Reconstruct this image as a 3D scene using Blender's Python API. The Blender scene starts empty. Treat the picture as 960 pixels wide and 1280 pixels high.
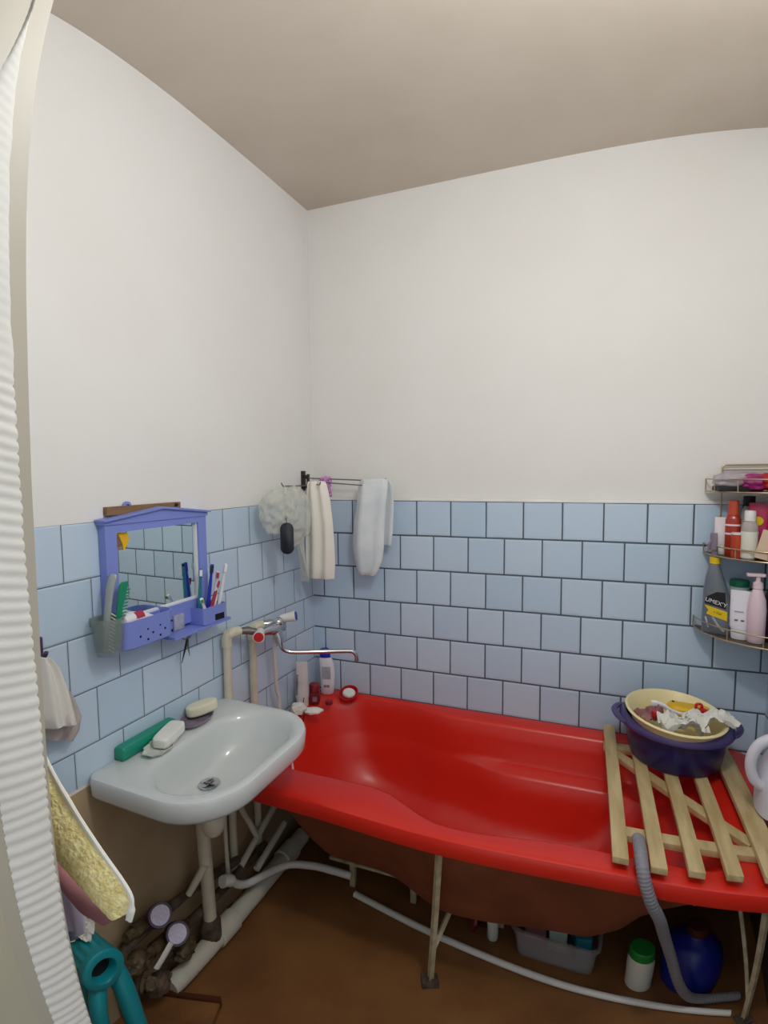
import bpy, bmesh, math, random
from mathutils import Vector, Matrix, noise
random.seed(7)
PI = math.pi
scene = bpy.context.scene
COL = scene.collection
WA = -0.0466                      # the left wall is not quite square to the back wall
CA, SA = math.cos(WA), math.sin(WA)
T = 0.152                         # tile pitch
ZT = 1.51                         # top of the tiles
CEIL = 2.83
XR = 1.83                         # right wall
YF = -1.87                        # inner face of the front (door) wall

def LW(d, s, z):                  # left-wall frame: d out of the wall, s along it from the corner, z up
    return Vector((d * CA + s * SA, d * SA - s * CA, z))

# ------------------------------------------------------------------ materials
def lin(c):
    return c / 12.92 if c <= 0.04045 else ((c + 0.055) / 1.055) ** 2.4
def hexc(h, k=1.0):
    return tuple(min(1.0, lin(int(h[i:i + 2], 16) / 255) * k) for i in (0, 2, 4)) + (1.0,)
def new_mat(name):
    m = bpy.data.materials.new(name); m.use_nodes = True
    nt = m.node_tree
    return m, nt, nt.nodes['Principled BSDF']
def node(nt, typ, **kw):
    n = nt.nodes.new(typ)
    for k, v in kw.items():
        if k.startswith('_'): setattr(n, k[1:], v)
        else: n.inputs[k.replace('__', ' ')].default_value = v
    return n
def mat(name, col, rough=0.5, metal=0.0, var=0.0, scale=8.0, bump=0.0, bscale=60.0, trans=0.0, alpha=1.0, spec=0.5, coat=0.0, col2=None, stretch=None, sss=0.0, bdist=0.002):
    m, nt, b = new_mat(name)
    c = hexc(col) if isinstance(col, str) else col
    b.inputs['Base Color'].default_value = c
    b.inputs['Roughness'].default_value = rough
    b.inputs['Metallic'].default_value = metal
    b.inputs['Specular IOR Level'].default_value = spec
    b.inputs['Transmission Weight'].default_value = trans
    b.inputs['Alpha'].default_value = alpha
    b.inputs['Coat Weight'].default_value = coat
    tc = node(nt, 'ShaderNodeTexCoord')
    src = tc.outputs['Object']
    if stretch:
        mp = node(nt, 'ShaderNodeMapping'); mp.inputs['Scale'].default_value = stretch
        nt.links.new(src, mp.inputs['Vector']); src = mp.outputs['Vector']
    if var > 0 or col2:
        nz = node(nt, 'ShaderNodeTexNoise', Scale=scale, Detail=4.0)
        nt.links.new(src, nz.inputs['Vector'])
        cr = node(nt, 'ShaderNodeValToRGB')
        c2 = hexc(col2) if col2 else tuple(x * (1 - var) for x in c[:3]) + (1,)
        c1 = c if col2 else tuple(min(1, x * (1 + var)) for x in c[:3]) + (1,)
        cr.color_ramp.elements[0].position = 0.35; cr.color_ramp.elements[0].color = c2
        cr.color_ramp.elements[1].position = 0.65; cr.color_ramp.elements[1].color = c1
        nt.links.new(nz.outputs['Fac'], cr.inputs['Fac'])
        nt.links.new(cr.outputs['Color'], b.inputs['Base Color'])
    if bump > 0:
        nb = node(nt, 'ShaderNodeTexNoise', Scale=bscale, Detail=3.0)
        nt.links.new(src, nb.inputs['Vector'])
        bp = node(nt, 'ShaderNodeBump', Strength=bump, Distance=bdist)
        nt.links.new(nb.outputs['Fac'], bp.inputs['Height'])
        nt.links.new(bp.outputs['Normal'], b.inputs['Normal'])
    return m

def tile_mat(name, phase, axis, grout, gw, left=False):
    """glazed square tiles in running bond; axis 0: along x, 1: along -y"""
    m, nt, b = new_mat(name)
    L = nt.links.new
    tc = node(nt, 'ShaderNodeTexCoord'); sp = node(nt, 'ShaderNodeSeparateXYZ')
    L(tc.outputs['Object'], sp.inputs['Vector'])
    def mth(op, a, bb=None):
        n = nt.nodes.new('ShaderNodeMath'); n.operation = op
        for i, v in enumerate((a, bb)):
            if v is None: continue
            if isinstance(v, (int, float)): n.inputs[i].default_value = v
            else: L(v, n.inputs[i])
        return n.outputs[0]
    u0 = sp.outputs['X'] if axis == 0 else mth('MULTIPLY', sp.outputs['Y'], -1.0)
    # slightly uneven hand-laid rows
    wob = node(nt, 'ShaderNodeTexNoise', Scale=3.0, Detail=0.0)
    L(tc.outputs['Object'], wob.inputs['Vector'])
    wz = mth('MULTIPLY', mth('SUBTRACT', wob.outputs['Fac'], 0.5), 0.004)
    v = mth('DIVIDE', mth('SUBTRACT', ZT, mth('ADD', sp.outputs['Z'], wz)), T)
    row = mth('FLOOR', v)
    half = mth('MULTIPLY', mth('MODULO', mth('ADD', row, 20.0), 2.0), 0.5)
    u = mth('SUBTRACT', mth('SUBTRACT', mth('DIVIDE', u0, T), phase), half)
    ui = mth('FLOOR', u)
    fu = mth('SUBTRACT', u, ui); fv = mth('SUBTRACT', v, row)
    du = mth('MINIMUM', fu, mth('SUBTRACT', 1.0, fu))
    dv = mth('MINIMUM', fv, mth('SUBTRACT', 1.0, fv))
    cmb = node(nt, 'ShaderNodeCombineXYZ'); L(ui, cmb.inputs[0]); L(row, cmb.inputs[1])
    wn = node(nt, 'ShaderNodeTexWhiteNoise'); L(cmb.outputs[0], wn.inputs['Vector'])
    gn = node(nt, 'ShaderNodeTexNoise', Scale=9.0, Detail=3.0); L(tc.outputs['Object'], gn.inputs['Vector'])
    gwn = mth('MULTIPLY', mth('ADD', gn.outputs['Fac'], 0.5), gw)
    d = mth('MINIMUM', du, mth('MULTIPLY', dv, 0.85))
    mask = node(nt, 'ShaderNodeMapRange'); mask.clamp = True
    L(d, mask.inputs['Value']); L(mth('MULTIPLY', gwn, 0.55), mask.inputs['From Min']); L(gwn, mask.inputs['From Max'])
    tile = node(nt, 'ShaderNodeValToRGB')
    tile.color_ramp.elements[0].color = hexc('bbd1e6'); tile.color_ramp.elements[1].color = hexc('c8daec')
    L(wn.outputs['Value'], tile.inputs['Fac'])
    gcol = node(nt, 'ShaderNodeValToRGB')
    gcol.color_ramp.elements[0].position = 0.35; gcol.color_ramp.elements[0].color = hexc(grout)
    gcol.color_ramp.elements[1].position = 0.75; gcol.color_ramp.elements[1].color = hexc('8a939c' if left else '5d6874')
    L(gn.outputs['Fac'], gcol.inputs['Fac'])
    mx = nt.nodes.new('ShaderNodeMix'); mx.data_type = 'RGBA'
    L(mask.outputs[0], mx.inputs['Factor']); L(gcol.outputs['Color'], mx.inputs[6]); L(tile.outputs['Color'], mx.inputs[7])
    L(mx.outputs[2], b.inputs['Base Color'])
    rg = mth('SUBTRACT', 0.75, mth('MULTIPLY', mask.outputs[0], 0.47)); L(rg, b.inputs['Roughness'])
    # relief: recessed joints, rounded edges, each tile a touch out of plane
    tl = node(nt, 'ShaderNodeSeparateXYZ'); L(wn.outputs['Color'], tl.inputs[0])
    ed = node(nt, 'ShaderNodeMapRange'); ed.clamp = True
    L(d, ed.inputs['Value']); ed.inputs['From Min'].default_value = gw * 0.6; ed.inputs['From Max'].default_value = gw * 2.6
    tilt = mth('ADD', mth('MULTIPLY', fu, mth('SUBTRACT', tl.outputs[0], 0.5)), mth('MULTIPLY', fv, mth('SUBTRACT', tl.outputs[1], 0.5)))
    h = mth('ADD', ed.outputs[0], mth('MULTIPLY', tilt, 1.6))
    bp = node(nt, 'ShaderNodeBump', Strength=0.6, Distance=0.002); L(h, bp.inputs['Height'])
    L(bp.outputs['Normal'], b.inputs['Normal'])
    return m

def plaster_mat(name, col, stain, lower=None, zsplit=0.0):
    m, nt, b = new_mat(name); L = nt.links.new
    tc = node(nt, 'ShaderNodeTexCoord')
    n1 = node(nt, 'ShaderNodeTexNoise', Scale=2.3, Detail=5.0); L(tc.outputs['Object'], n1.inputs['Vector'])
    cr = node(nt, 'ShaderNodeValToRGB'); cr.color_ramp.elements[0].position = 0.25; cr.color_ramp.elements[1].position = 0.6
    cr.color_ramp.elements[0].color = hexc(stain); cr.color_ramp.elements[1].color = hexc(col)
    L(n1.outputs['Fac'], cr.inputs['Fac']); out = cr.outputs['Color']
    if lower:
        sp = node(nt, 'ShaderNodeSeparateXYZ'); L(tc.outputs['Object'], sp.inputs[0])
        n2 = node(nt, 'ShaderNodeTexNoise', Scale=5.0, Detail=6.0); L(tc.outputs['Object'], n2.inputs['Vector'])
        c2 = node(nt, 'ShaderNodeValToRGB'); c2.color_ramp.elements[0].position = 0.3; c2.color_ramp.elements[1].position = 0.7
        c2.color_ramp.elements[0].color = hexc(lower[0]); c2.color_ramp.elements[1].color = hexc(lower[1])
        L(n2.outputs['Fac'], c2.inputs['Fac'])
        lt = nt.nodes.new('ShaderNodeMath'); lt.operation = 'LESS_THAN'; lt.inputs[1].default_value = zsplit; L(sp.outputs['Z'], lt.inputs[0])
        mx = nt.nodes.new('ShaderNodeMix'); mx.data_type = 'RGBA'
        L(lt.outputs[0], mx.inputs['Factor']); L(out, mx.inputs[6]); L(c2.outputs['Color'], mx.inputs[7]); out = mx.outputs[2]
    L(out, b.inputs['Base Color']); b.inputs['Roughness'].default_value = 0.85; b.inputs['Specular IOR Level'].default_value = 0.2
    n3 = node(nt, 'ShaderNodeTexNoise', Scale=14.0, Detail=6.0); L(tc.outputs['Object'], n3.inputs['Vector'])
    bp = node(nt, 'ShaderNodeBump', Strength=0.25, Distance=0.004); L(n3.outputs['Fac'], bp.inputs['Height']); L(bp.outputs['Normal'], b.inputs['Normal'])
    return m

def glass_mat(name, col, rough=0.05, alpha=0.45):
    m, nt, b = new_mat(name)
    b.inputs['Base Color'].default_value = hexc(col); b.inputs['Roughness'].default_value = rough
    tr = node(nt, 'ShaderNodeBsdfTransparent'); tr.inputs[0].default_value = hexc('f2f5f4')
    mx = node(nt, 'ShaderNodeMixShader'); mx.inputs[0].default_value = alpha
    nt.links.new(tr.outputs[0], mx.inputs[1]); nt.links.new(b.outputs[0], mx.inputs[2])
    nt.links.new(mx.outputs[0], nt.nodes['Material Output'].inputs['Surface'])
    return m

M = {}
M['plaster'] = plaster_mat('white_plaster', 'eae8e6', 'e6e3e0')
M['plaster_left'] = plaster_mat('white_plaster_over_tan_paint', 'eae9e8', 'e6e4e2', ('ad9676', 'bda788'), 0.79)
M['plaster_low'] = plaster_mat('white_plaster_shade_tone_below', 'eae8e6', 'e6e3e0', ('4a3c30', '5d4c3c'), 0.575)  # dark lower tone paints in the shade under the tub
M['ceiling'] = plaster_mat('ceiling_paint', 'd3c8bb', 'cabeb0')
M['tile_back'] = tile_mat('blue_tiles_back', 0.3831, 0, '39434f', 0.024)
M['tile_left'] = tile_mat('blue_tiles_left', 2.0966 - 2.0, 1, '4c565f', 0.013, True)
M['tile_right'] = tile_mat('blue_tiles_right', 0.3, 1, '39434f', 0.022)
M['grout_cap'] = mat('white_grout', 'f0efec', 0.7, var=0.05, bump=0.3)
M['lino'] = mat('brown_floor', '8f6238', 0.5, col2='7a4f2d', scale=3.5, bump=0.06, bscale=25, bdist=0.004)
M['red'] = mat('red_acrylic', 'dc2a1c', 0.3, spec=0.5)
M['underside'] = mat('raw_fibreglass', '8a4a2c', 0.7, col2='774024', scale=6, bump=0.2, bscale=90)
M['ceramic'] = mat('white_ceramic', 'd3d8d8', 0.12, spec=0.5, coat=0.2)
M['chrome'] = mat('chrome', 'c9c9cc', 0.12, metal=1.0)
M['dull_steel'] = mat('dull_steel', '8d8a86', 0.4, metal=1.0)
M['dark_metal'] = mat('dark_metal', '3b3836', 0.45, metal=0.6)
M['cream_paint'] = mat('cream_pipe_paint', 'd6cfbb', 0.45, var=0.06, scale=20, bump=0.3, bscale=30)
M['white_plastic'] = mat('white_plastic', 'e2e1dc', 0.4)
M['pipe_plastic'] = mat('grey_white_pipe', 'cfcbbd', 0.5, var=0.06, scale=14)
M['dirty_iron'] = mat('dirty_iron', '665446', 0.8, col2='40342b', scale=30, bump=0.6, bscale=50)
M['brass'] = mat('tarnished_brass', '6f5f42', 0.6, metal=0.3, col2='3f352b', scale=45, bump=0.5, bscale=60)
M['meter_purple'] = mat('purple_meter', '4a3750', 0.5)
M['meter_face'] = mat('meter_face', 'cdc4de', 0.5, var=0.12, scale=160)
M['frame_paint'] = mat('cream_leg_paint', 'd3cbb0', 0.5, col2='b3a57f', scale=25)
M['violet'] = mat('periwinkle_plastic', '7f8fda', 0.42)
M['violet_dark'] = mat('deep_violet_plastic', '5c6abf', 0.45)
M['mirror'] = mat('mirror_silver', 'e6efec', 0.01, metal=1.0)
M['trim_white'] = mat('white_edge', 'e8e8ea', 0.4)
M['wood'] = mat('grey_pine', 'd0b98c', 0.6, col2='b59c6c', scale=6, stretch=(6, 1, 6), bump=0.15, bscale=30)
M['wood_dark'] = mat('brown_wood', '8a6b4a', 0.6, col2='76583a', scale=6, stretch=(6, 1, 6))
M['red_wood'] = mat('dark_red_brown_board', '522513', 0.5, col2='42190b', scale=8)
M['board_face'] = mat('brown_board_face', '8d6037', 0.55, col2='6d4524', scale=9)
M['towel_cream'] = mat('cream_cotton', 'f0ebe2', 0.95, bump=0.5, bscale=180)
M['towel_pale'] = mat('pale_towel', 'e3e8ea', 0.95, col2='d6dde2', scale=14, bump=0.7, bscale=140)
M['net'] = glass_mat('net_mesh', 'f3f2ea', 0.9, 0.36)
M['navy_black'] = mat('navy_black_plastic', '1d2130', 0.6)
M['pink_band'] = mat('pink_band', 'c78bc4', 0.85, bump=0.4)
M['yellow'] = mat('yellow_waffle_towel', 'eddfa6', 0.95, col2='d8c582', scale=130, bump=0.9, bscale=220, bdist=0.004)
M['pink_cloth'] = mat('pink_brown_cloth', 'a8727a', 0.95, col2='8f6064', scale=7)
M['lavender'] = mat('lavender_cloth', 'b3aac0', 0.95)
M['slate_cloth'] = mat('slate_cloth', '5c6a7c', 0.95)
M['white_cloth'] = mat('white_cloth', 'e2dfd8', 0.95, bump=0.4, bscale=150)
M['grey_cloth'] = mat('greyish_rag', 'c3b9b3', 0.95, bump=0.5, bscale=120, col2='b0a49f', scale=12)
M['teal'] = mat('teal_plastic', '12909c', 0.35)
M['black'] = mat('black', '0b0b0d', 0.6)
M['hollow'] = mat('dark_hollow', '03080b', 0.9)
M['navy'] = mat('navy_basin_plastic', '1b1d55', 0.3)
M['navy_rim'] = mat('violet_basin_rim', '4a3d72', 0.35)
M['cream_plastic'] = mat('cream_basin', 'f0e2ae', 0.35)
M['yellow_plastic'] = mat('yellow_plastic', 'eab90c', 0.4)
M['red_plastic'] = mat('red_plastic', 'c41420', 0.35)
M['dark_red'] = mat('dark_red_plastic', '6f1820', 0.4)
M['dark_red_lid'] = mat('dark_red_lid', '8a2029', 0.4)
M['blue_cap'] = mat('blue_plastic', '1520a8', 0.35)
M['bottle_white'] = mat('bottle_white', 'e6e4ee', 0.3)
M['label_grey'] = mat('label_grey', '9c9cae', 0.5, col2='b5b5c6', scale=60)
M['label_dark'] = mat('label_dark', '6d6d78', 0.5, col2='9a9aa2', scale=90)
M['tube_grey'] = mat('grey_white_tube', 'd8d4d2', 0.35)
M['soap_white'] = mat('white_soap', 'efeee6', 0.5)
M['soap_cream'] = mat('cream_soap', 'eae4c9', 0.5)
M['dish_white'] = mat('white_soap_dish', 'd5dbd0', 0.35)
M['dish_purple'] = mat('purple_grey_dish', '8d8291', 0.25, col2='7a6c7c', scale=30)
M['green'] = mat('green_plastic', '14937a', 0.4)
M['green_comb'] = mat('green_comb', '138a66', 0.4)
M['clear'] = glass_mat('clear_grey_plastic', 'a9b5b3', 0.15, 0.3)
M['clear_brush'] = glass_mat('clear_brush_plastic', 'b9beba', 0.2, 0.6)
M['bristle'] = mat('cream_bristles', 'cfc9ad', 0.9)
M['grey_hose'] = mat('grey_corrugated_hose', '8b8990', 0.5)
M['orange'] = mat('orange_plastic', 'bf431f', 0.3, coat=0.3)
M['orange_red'] = mat('red_orange_plastic', 'a63019', 0.3, coat=0.3)
M['magenta'] = mat('magenta_tube', 'b51550', 0.35)
M['pink_bag'] = mat('magenta_bag', 'b12d7f', 0.5, col2='8b1f63', scale=18)
M['red_bag'] = mat('red_bag', 'c32029', 0.4, col2='9a1420', scale=16)
M['pink_tube'] = mat('pale_pink_plastic', 'e9cdd6', 0.35)
M['pale_tube'] = mat('pale_pink_white_tube', 'eadfe4', 0.35)
M['dusty_clear'] = glass_mat('dusty_clear_bag', 'c9bcc6', 0.35, 0.55)
M['bottle_clear'] = glass_mat('clear_bottle', 'd8cbc8', 0.15, 0.6)
M['beige_box'] = mat('beige_card', 'd6bba2', 0.7)
M['gun_grey'] = mat('gunmetal_plastic', '6b737d', 0.32, coat=0.2)
M['label_yellow'] = mat('yellow_label', 'e5c40a', 0.45)
M['green_dark'] = mat('dark_green_lid', '17684f', 0.4)
M['jar_green'] = mat('pale_green_jar', 'bcd2cb', 0.4)
M['jar_white'] = mat('plastic_jar', 'ddddcf', 0.4)
M['lid_green'] = mat('bright_green_lid', '1f8a35', 0.4)
M['bucket_blue'] = mat('blue_bucket', '18258a', 0.35)
M['box_clear'] = glass_mat('clear_storage_box', 'c8c0c0', 0.2, 0.35)
M['plum'] = mat('dark_plum_bottle', '2a1426', 0.3)
M['wire'] = mat('gold_grey_wire', 'b5a488', 0.35, metal=0.8)
M['shelf_plate'] = mat('shelf_plate', '6e6253', 0.5, metal=0.5)
M['jug'] = mat('milky_jug', 'd9d7e2', 0.4)
M['ribbed'] = mat('white_ribbed_strip', 'd2cfca', 0.75, var=0.03, scale=12, bump=0.2, bscale=40)
M['jamb'] = mat('jamb_paint', 'aaa294', 0.5, var=0.04, scale=5)
M['casing'] = mat('casing_paint', 'aba592', 0.5, var=0.05, scale=5)
M['gap'] = mat('bare_wood_gap', '8a7656', 0.8)
M['toy'] = mat('white_toothbrush', 'ececf0', 0.35)
M['tb_blue'] = mat('blue_toothbrush', '203fb5', 0.35)
M['tb_teal'] = mat('teal_toothbrush', '2b7f98', 0.35)
M['tb_crimson'] = mat('crimson_toothbrush', 'a72a4a', 0.35)
M['tb_green'] = mat('green_toothbrush', '6da04b', 0.35)
M['sponge'] = mat('white_sponge', 'e6e4dd', 0.95, bump=0.8, bscale=90)
M['paper'] = mat('crumpled_paper', 'e7e4dc', 0.8)

# ------------------------------------------------------------------ mesh builder
class MB:
    def __init__(s): s.v = []; s.f = []; s.sm = []
    def add(s, vs, fs, smooth=True):
        o = len(s.v); s.v += [Vector(p) for p in vs]
        for f in fs: s.f.append([i + o for i in f]); s.sm.append(smooth)
        return s
    def addbm(s, bm, smooth=False):
        bm.verts.index_update()
        s.add([v.co.copy() for v in bm.verts], [[v.index for v in f.verts] for f in bm.faces], smooth); bm.free()
        return s
    def box(s, c, size, bev=0.0, R=None, seg=2, taper=None):
        bm = bmesh.new(); bmesh.ops.create_cube(bm, size=1.0)
        for v in bm.verts:
            k = 1.0 if not taper else (taper if v.co.z > 0 else 1.0)
            v.co = Vector((v.co.x * size[0] * k, v.co.y * size[1] * k, v.co.z * size[2]))
        if bev > 0: bmesh.ops.bevel(bm, geom=bm.edges[:], offset=bev, segments=seg, profile=0.7, affect='EDGES')
        for v in bm.verts: v.co = (R @ v.co if R else v.co) + Vector(c)
        return s.addbm(bm, bev > 0)
    def lwbox(s, d0, d1, s0, s1, z0, z1, bev=0.0):
        R = Matrix(((CA, SA, 0), (SA, -CA, 0), (0, 0, 1)))
        c = R @ Vector(((d0 + d1) / 2, (s0 + s1) / 2, (z0 + z1) / 2))
        return s.box(c, (abs(d1 - d0), abs(s1 - s0), abs(z1 - z0)), bev, R)
    def loft(s, loops, c0=True, c1=True, closed=True, smooth=True):
        n = len(loops[0]); vs = [p for l in loops for p in l]; fs = []
        m = n if closed else n - 1
        for i in range(len(loops) - 1):
            for j in range(m):
                k = (j + 1) % n
                fs.append([i * n + j, i * n + k, (i + 1) * n + k, (i + 1) * n + j])
        if closed and c0: fs.append(list(range(n))[::-1])
        if closed and c1: fs.append([(len(loops) - 1) * n + j for j in range(n)])
        return s.add(vs, fs, smooth)
    def tube(s, pts, r, seg=10, cyc=False, caps=True, squash=1.0):
        pts = [Vector(p) for p in pts]; n = len(pts)
        if not isinstance(r, (list, tuple)): r = [r] * n
        tang = []
        for i in range(n):
            a = pts[(i - 1) % n] if (cyc or i > 0) else pts[i]; b = pts[(i + 1) % n] if (cyc or i < n - 1) else pts[i]
            tang.append((b - a).normalized())
        up = Vector((0, 0, 1)) if abs(tang[0].z) < 0.9 else Vector((1, 0, 0))
        nrm = (up - tang[0] * up.dot(tang[0])).normalized(); loops = []
        for i in range(n):
            nrm = (nrm - tang[i] * nrm.dot(tang[i])).normalized(); bn = tang[i].cross(nrm)
            loops.append([pts[i] + (nrm * math.cos(2 * PI * j / seg) + bn * math.sin(2 * PI * j / seg) * squash) * r[i] for j in range(seg)])
        if cyc: loops.append(loops[0])
        return s.loft(loops, caps and not cyc, caps and not cyc)
    def lathe(s, prof, o=(0, 0, 0), axis=(0, 0, 1), seg=28, sx=1.0, sy=1.0, rot=0.0, c0=True, c1=True):
        q = Vector((0, 0, 1)).rotation_difference(Vector(axis).normalized()); o = Vector(o); loops = []
        rz = Matrix.Rotation(rot, 3, 'Z')
        for r, z in prof:
            r = max(r, 1e-4)
            loops.append([o + q @ (rz @ Vector((r * sx * math.cos(2 * PI * j / seg), r * sy * math.sin(2 * PI * j / seg), z))) for j in range(seg)])
        return s.loft(loops, c0, c1)
    def ball(s, c, r, sub=3, sc=(1, 1, 1), nz=0.0, nsc=3.0, R=None):
        bm = bmesh.new(); bmesh.ops.create_icosphere(bm, subdivisions=sub, radius=1.0)
        for v in bm.verts:
            p = v.co.copy(); k = 1 + nz * noise.noise(p * nsc + Vector(c) * 9)
            p = Vector((p.x * sc[0], p.y * sc[1], p.z * sc[2])) * r * k
            v.co = (R @ p if R else p) + Vector(c)
        return s.addbm(bm, True)
    def drape(s, st, folds=3, amp=0.008, phase=0.0, n=56, seed=1.0):
        """hanging cloth: st = list of (centre, half-width vector, half depth, depth direction)"""
        loops = []
        for c, w, dp, dd in st:
            c = Vector(c); w = Vector(w); dd = Vector(dd).normalized(); lp = []
            for j in range(n):
                a = 2 * PI * j / n; u = math.cos(a); sgn = math.sin(a)
                fold = amp * math.sin(u * PI * folds + phase + 1.2 * noise.noise(Vector((c.z * 4, seed, 0))))
                fold += amp * 0.5 * noise.noise(Vector((u * 3, c.z * 9, seed)))
                lp.append(c + w * u + dd * (sgn * dp * (0.55 + 0.45 * abs(sgn)) + fold))
            loops.append(lp)
        return s.loft(loops)
    def slab(s, pts, nrm, th, smooth=False):
        """polygon outline extruded by th along nrm"""
        a = [Vector(p) for p in pts]; b = [p + Vector(nrm) * th for p in a]
        return s.loft([a, b], smooth=smooth)
    def done(s, name, m, flip_ok=True):
        me = bpy.data.meshes.new(name); bm = bmesh.new()
        vs = [bm.verts.new(p) for p in s.v]
        for f, sm in zip(s.f, s.sm):
            try: bf = bm.faces.new([vs[i] for i in f]); bf.smooth = sm
            except ValueError: pass
        bmesh.ops.remove_doubles(bm, verts=bm.verts[:], dist=1e-6)
        bmesh.ops.recalc_face_normals(bm, faces=bm.faces[:])
        bm.to_mesh(me); bm.free(); me.materials.append(m)
        try: me.set_sharp_from_angle(angle=math.radians(42))
        except Exception: pass
        return me

def root_loc(o):
    v = Vector((0, 0, 0))
    while o is not None: v = v + o.location; o = o.parent
    return v
def tag(o, label=None, cat=None, group=None, kind=None):
    if label: o['label'] = label
    if cat: o['category'] = cat
    if group: o['group'] = group
    if kind: o['kind'] = kind
    return o
def thing(name, label, cat, loc, group=None):
    o = bpy.data.objects.new(name, None); o.empty_display_size = 0.02; COL.objects.link(o); o.location = Vector(loc)
    return tag(o, label, cat, group)
def part(name, mb, m, parent, label=None):
    base = root_loc(parent); mb.v = [p - base for p in mb.v]
    o = bpy.data.objects.new(name, mb.done(name, M[m] if isinstance(m, str) else m)); COL.objects.link(o); o.parent = parent
    if label: o['label'] = label
    return o
def single(name, mb, m, label, cat, group=None, kind=None, origin=None):
    if origin is None:
        xs = [p.x for p in mb.v]; ys = [p.y for p in mb.v]; zs = [p.z for p in mb.v]
        origin = Vector(((min(xs) + max(xs)) / 2, (min(ys) + max(ys)) / 2, min(zs)))
    origin = Vector(origin); mb.v = [p - origin for p in mb.v]
    o = bpy.data.objects.new(name, mb.done(name, M[m] if isinstance(m, str) else m)); COL.objects.link(o); o.location = origin
    return tag(o, label, cat, group, kind)
def struct(name, mb, m):
    o = bpy.data.objects.new(name, mb.done(name, M[m])); COL.objects.link(o); o['kind'] = 'structure'; return o
def arc(c, r, a0, a1, n, e1, e2):
    c = Vector(c); e1 = Vector(e1); e2 = Vector(e2)
    return [c + e1 * (r * math.cos(a0 + (a1 - a0) * i / n)) + e2 * (r * math.sin(a0 + (a1 - a0) * i / n)) for i in range(n + 1)]
def rrect(x0, x1, y0, y1, rad, z=0.0, nc=8, ns=10):
    """rounded rectangle loop, radii (x0y0, x1y0, x1y1, x0y1); constant vertex count"""
    P = []
    cs = [(x0, y0, rad[0], PI), (x1, y0, rad[1], 1.5 * PI), (x1, y1, rad[2], 0), (x0, y1, rad[3], 0.5 * PI)]
    arcs = []
    for (cx, cy, r, a) in cs:
        ox = cx + (r if cx == x0 else -r); oy = cy + (r if cy == y0 else -r)
        arcs.append([(ox + r * math.cos(a + 0.5 * PI * i / nc), oy + r * math.sin(a + 0.5 * PI * i / nc)) for i in range(nc + 1)])
    for k in range(4):
        P += arcs[k]; e = arcs[k][-1]; b = arcs[(k + 1) % 4][0]
        for i in range(1, ns): P.append((e[0] + (b[0] - e[0]) * i / ns, e[1] + (b[1] - e[1]) * i / ns))
    return [Vector((x, y, z)) for x, y in P]
def smooth01(t): t = max(0.0, min(1.0, t)); return t * t * (3 - 2 * t)
def curve_pts(pts, n=6):
    """Catmull-Rom through pts"""
    p = [Vector(q) for q in pts]; p = [p[0] * 2 - p[1]] + p + [p[-1] * 2 - p[-2]]; out = []
    for i in range(1, len(p) - 2):
        for k in range(n):
            t = k / n
            out.append(0.5 * (2 * p[i] + (p[i + 1] - p[i - 1]) * t + (2 * p[i - 1] - 5 * p[i] + 4 * p[i + 1] - p[i + 2]) * t * t + (3 * p[i] - 3 * p[i - 1] + p[i + 2 - 1 + 0] * -3 + p[i + 2]) * t ** 3) if False else
                       0.5 * (2 * p[i] + (p[i + 1] - p[i - 1]) * t + (2 * p[i - 1] - 5 * p[i] + 4 * p[i + 1] - p[i + 2]) * t * t + (3 * p[i] - p[i - 1] - 3 * p[i + 1] + p[i + 2]) * t ** 3))
    out.append(p[-2]); return out
def text_mb(body, size, mx, ext=0.0003):
    cu = bpy.data.curves.new('lettering', 'FONT'); cu.body = body; cu.size = size; cu.extrude = ext; cu.align_x = 'CENTER'; cu.align_y = 'CENTER'
    ob = bpy.data.objects.new('lettering', cu); COL.objects.link(ob)
    dg = bpy.context.evaluated_depsgraph_get(); dg.update()
    me = bpy.data.meshes.new_from_object(ob.evaluated_get(dg))
    mb = MB(); mb.add([mx @ v.co for v in me.vertices], [list(p.vertices) for p in me.polygons], False)
    bpy.data.objects.remove(ob); bpy.data.curves.remove(cu); bpy.data.meshes.remove(me)
    return mb

# ------------------------------------------------------------------ room
struct('floor', MB().box((0.85, -1.1, -0.02), (2.3, 2.6, 0.04)), 'lino')
struct('ceiling', MB().box((0.85, -1.0, CEIL + 0.03), (2.3, 2.2, 0.06)), 'ceiling')
struct('wall_back', MB().box((0.88, 0.06, 1.415), (2.2, 0.1, 2.83)), 'plaster_low')
struct('wall_left', MB().lwbox(-0.09, 0.0, -0.1, 1.95, 0, CEIL), 'plaster_left')
struct('wall_right', MB().box((XR + 0.05, -0.95, 1.415), (0.1, 2.0, 2.83)), 'plaster_low')
wf = MB().box((0.285, YF - 0.05, 1.415), (0.85, 0.1, 2.83)).box((1.75, YF - 0.05, 1.415), (0.28, 0.1, 2.83)).box((1.16, YF - 0.05, 2.49), (0.92, 0.1, 0.68))
struct('wall_front', wf, 'plaster')
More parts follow.
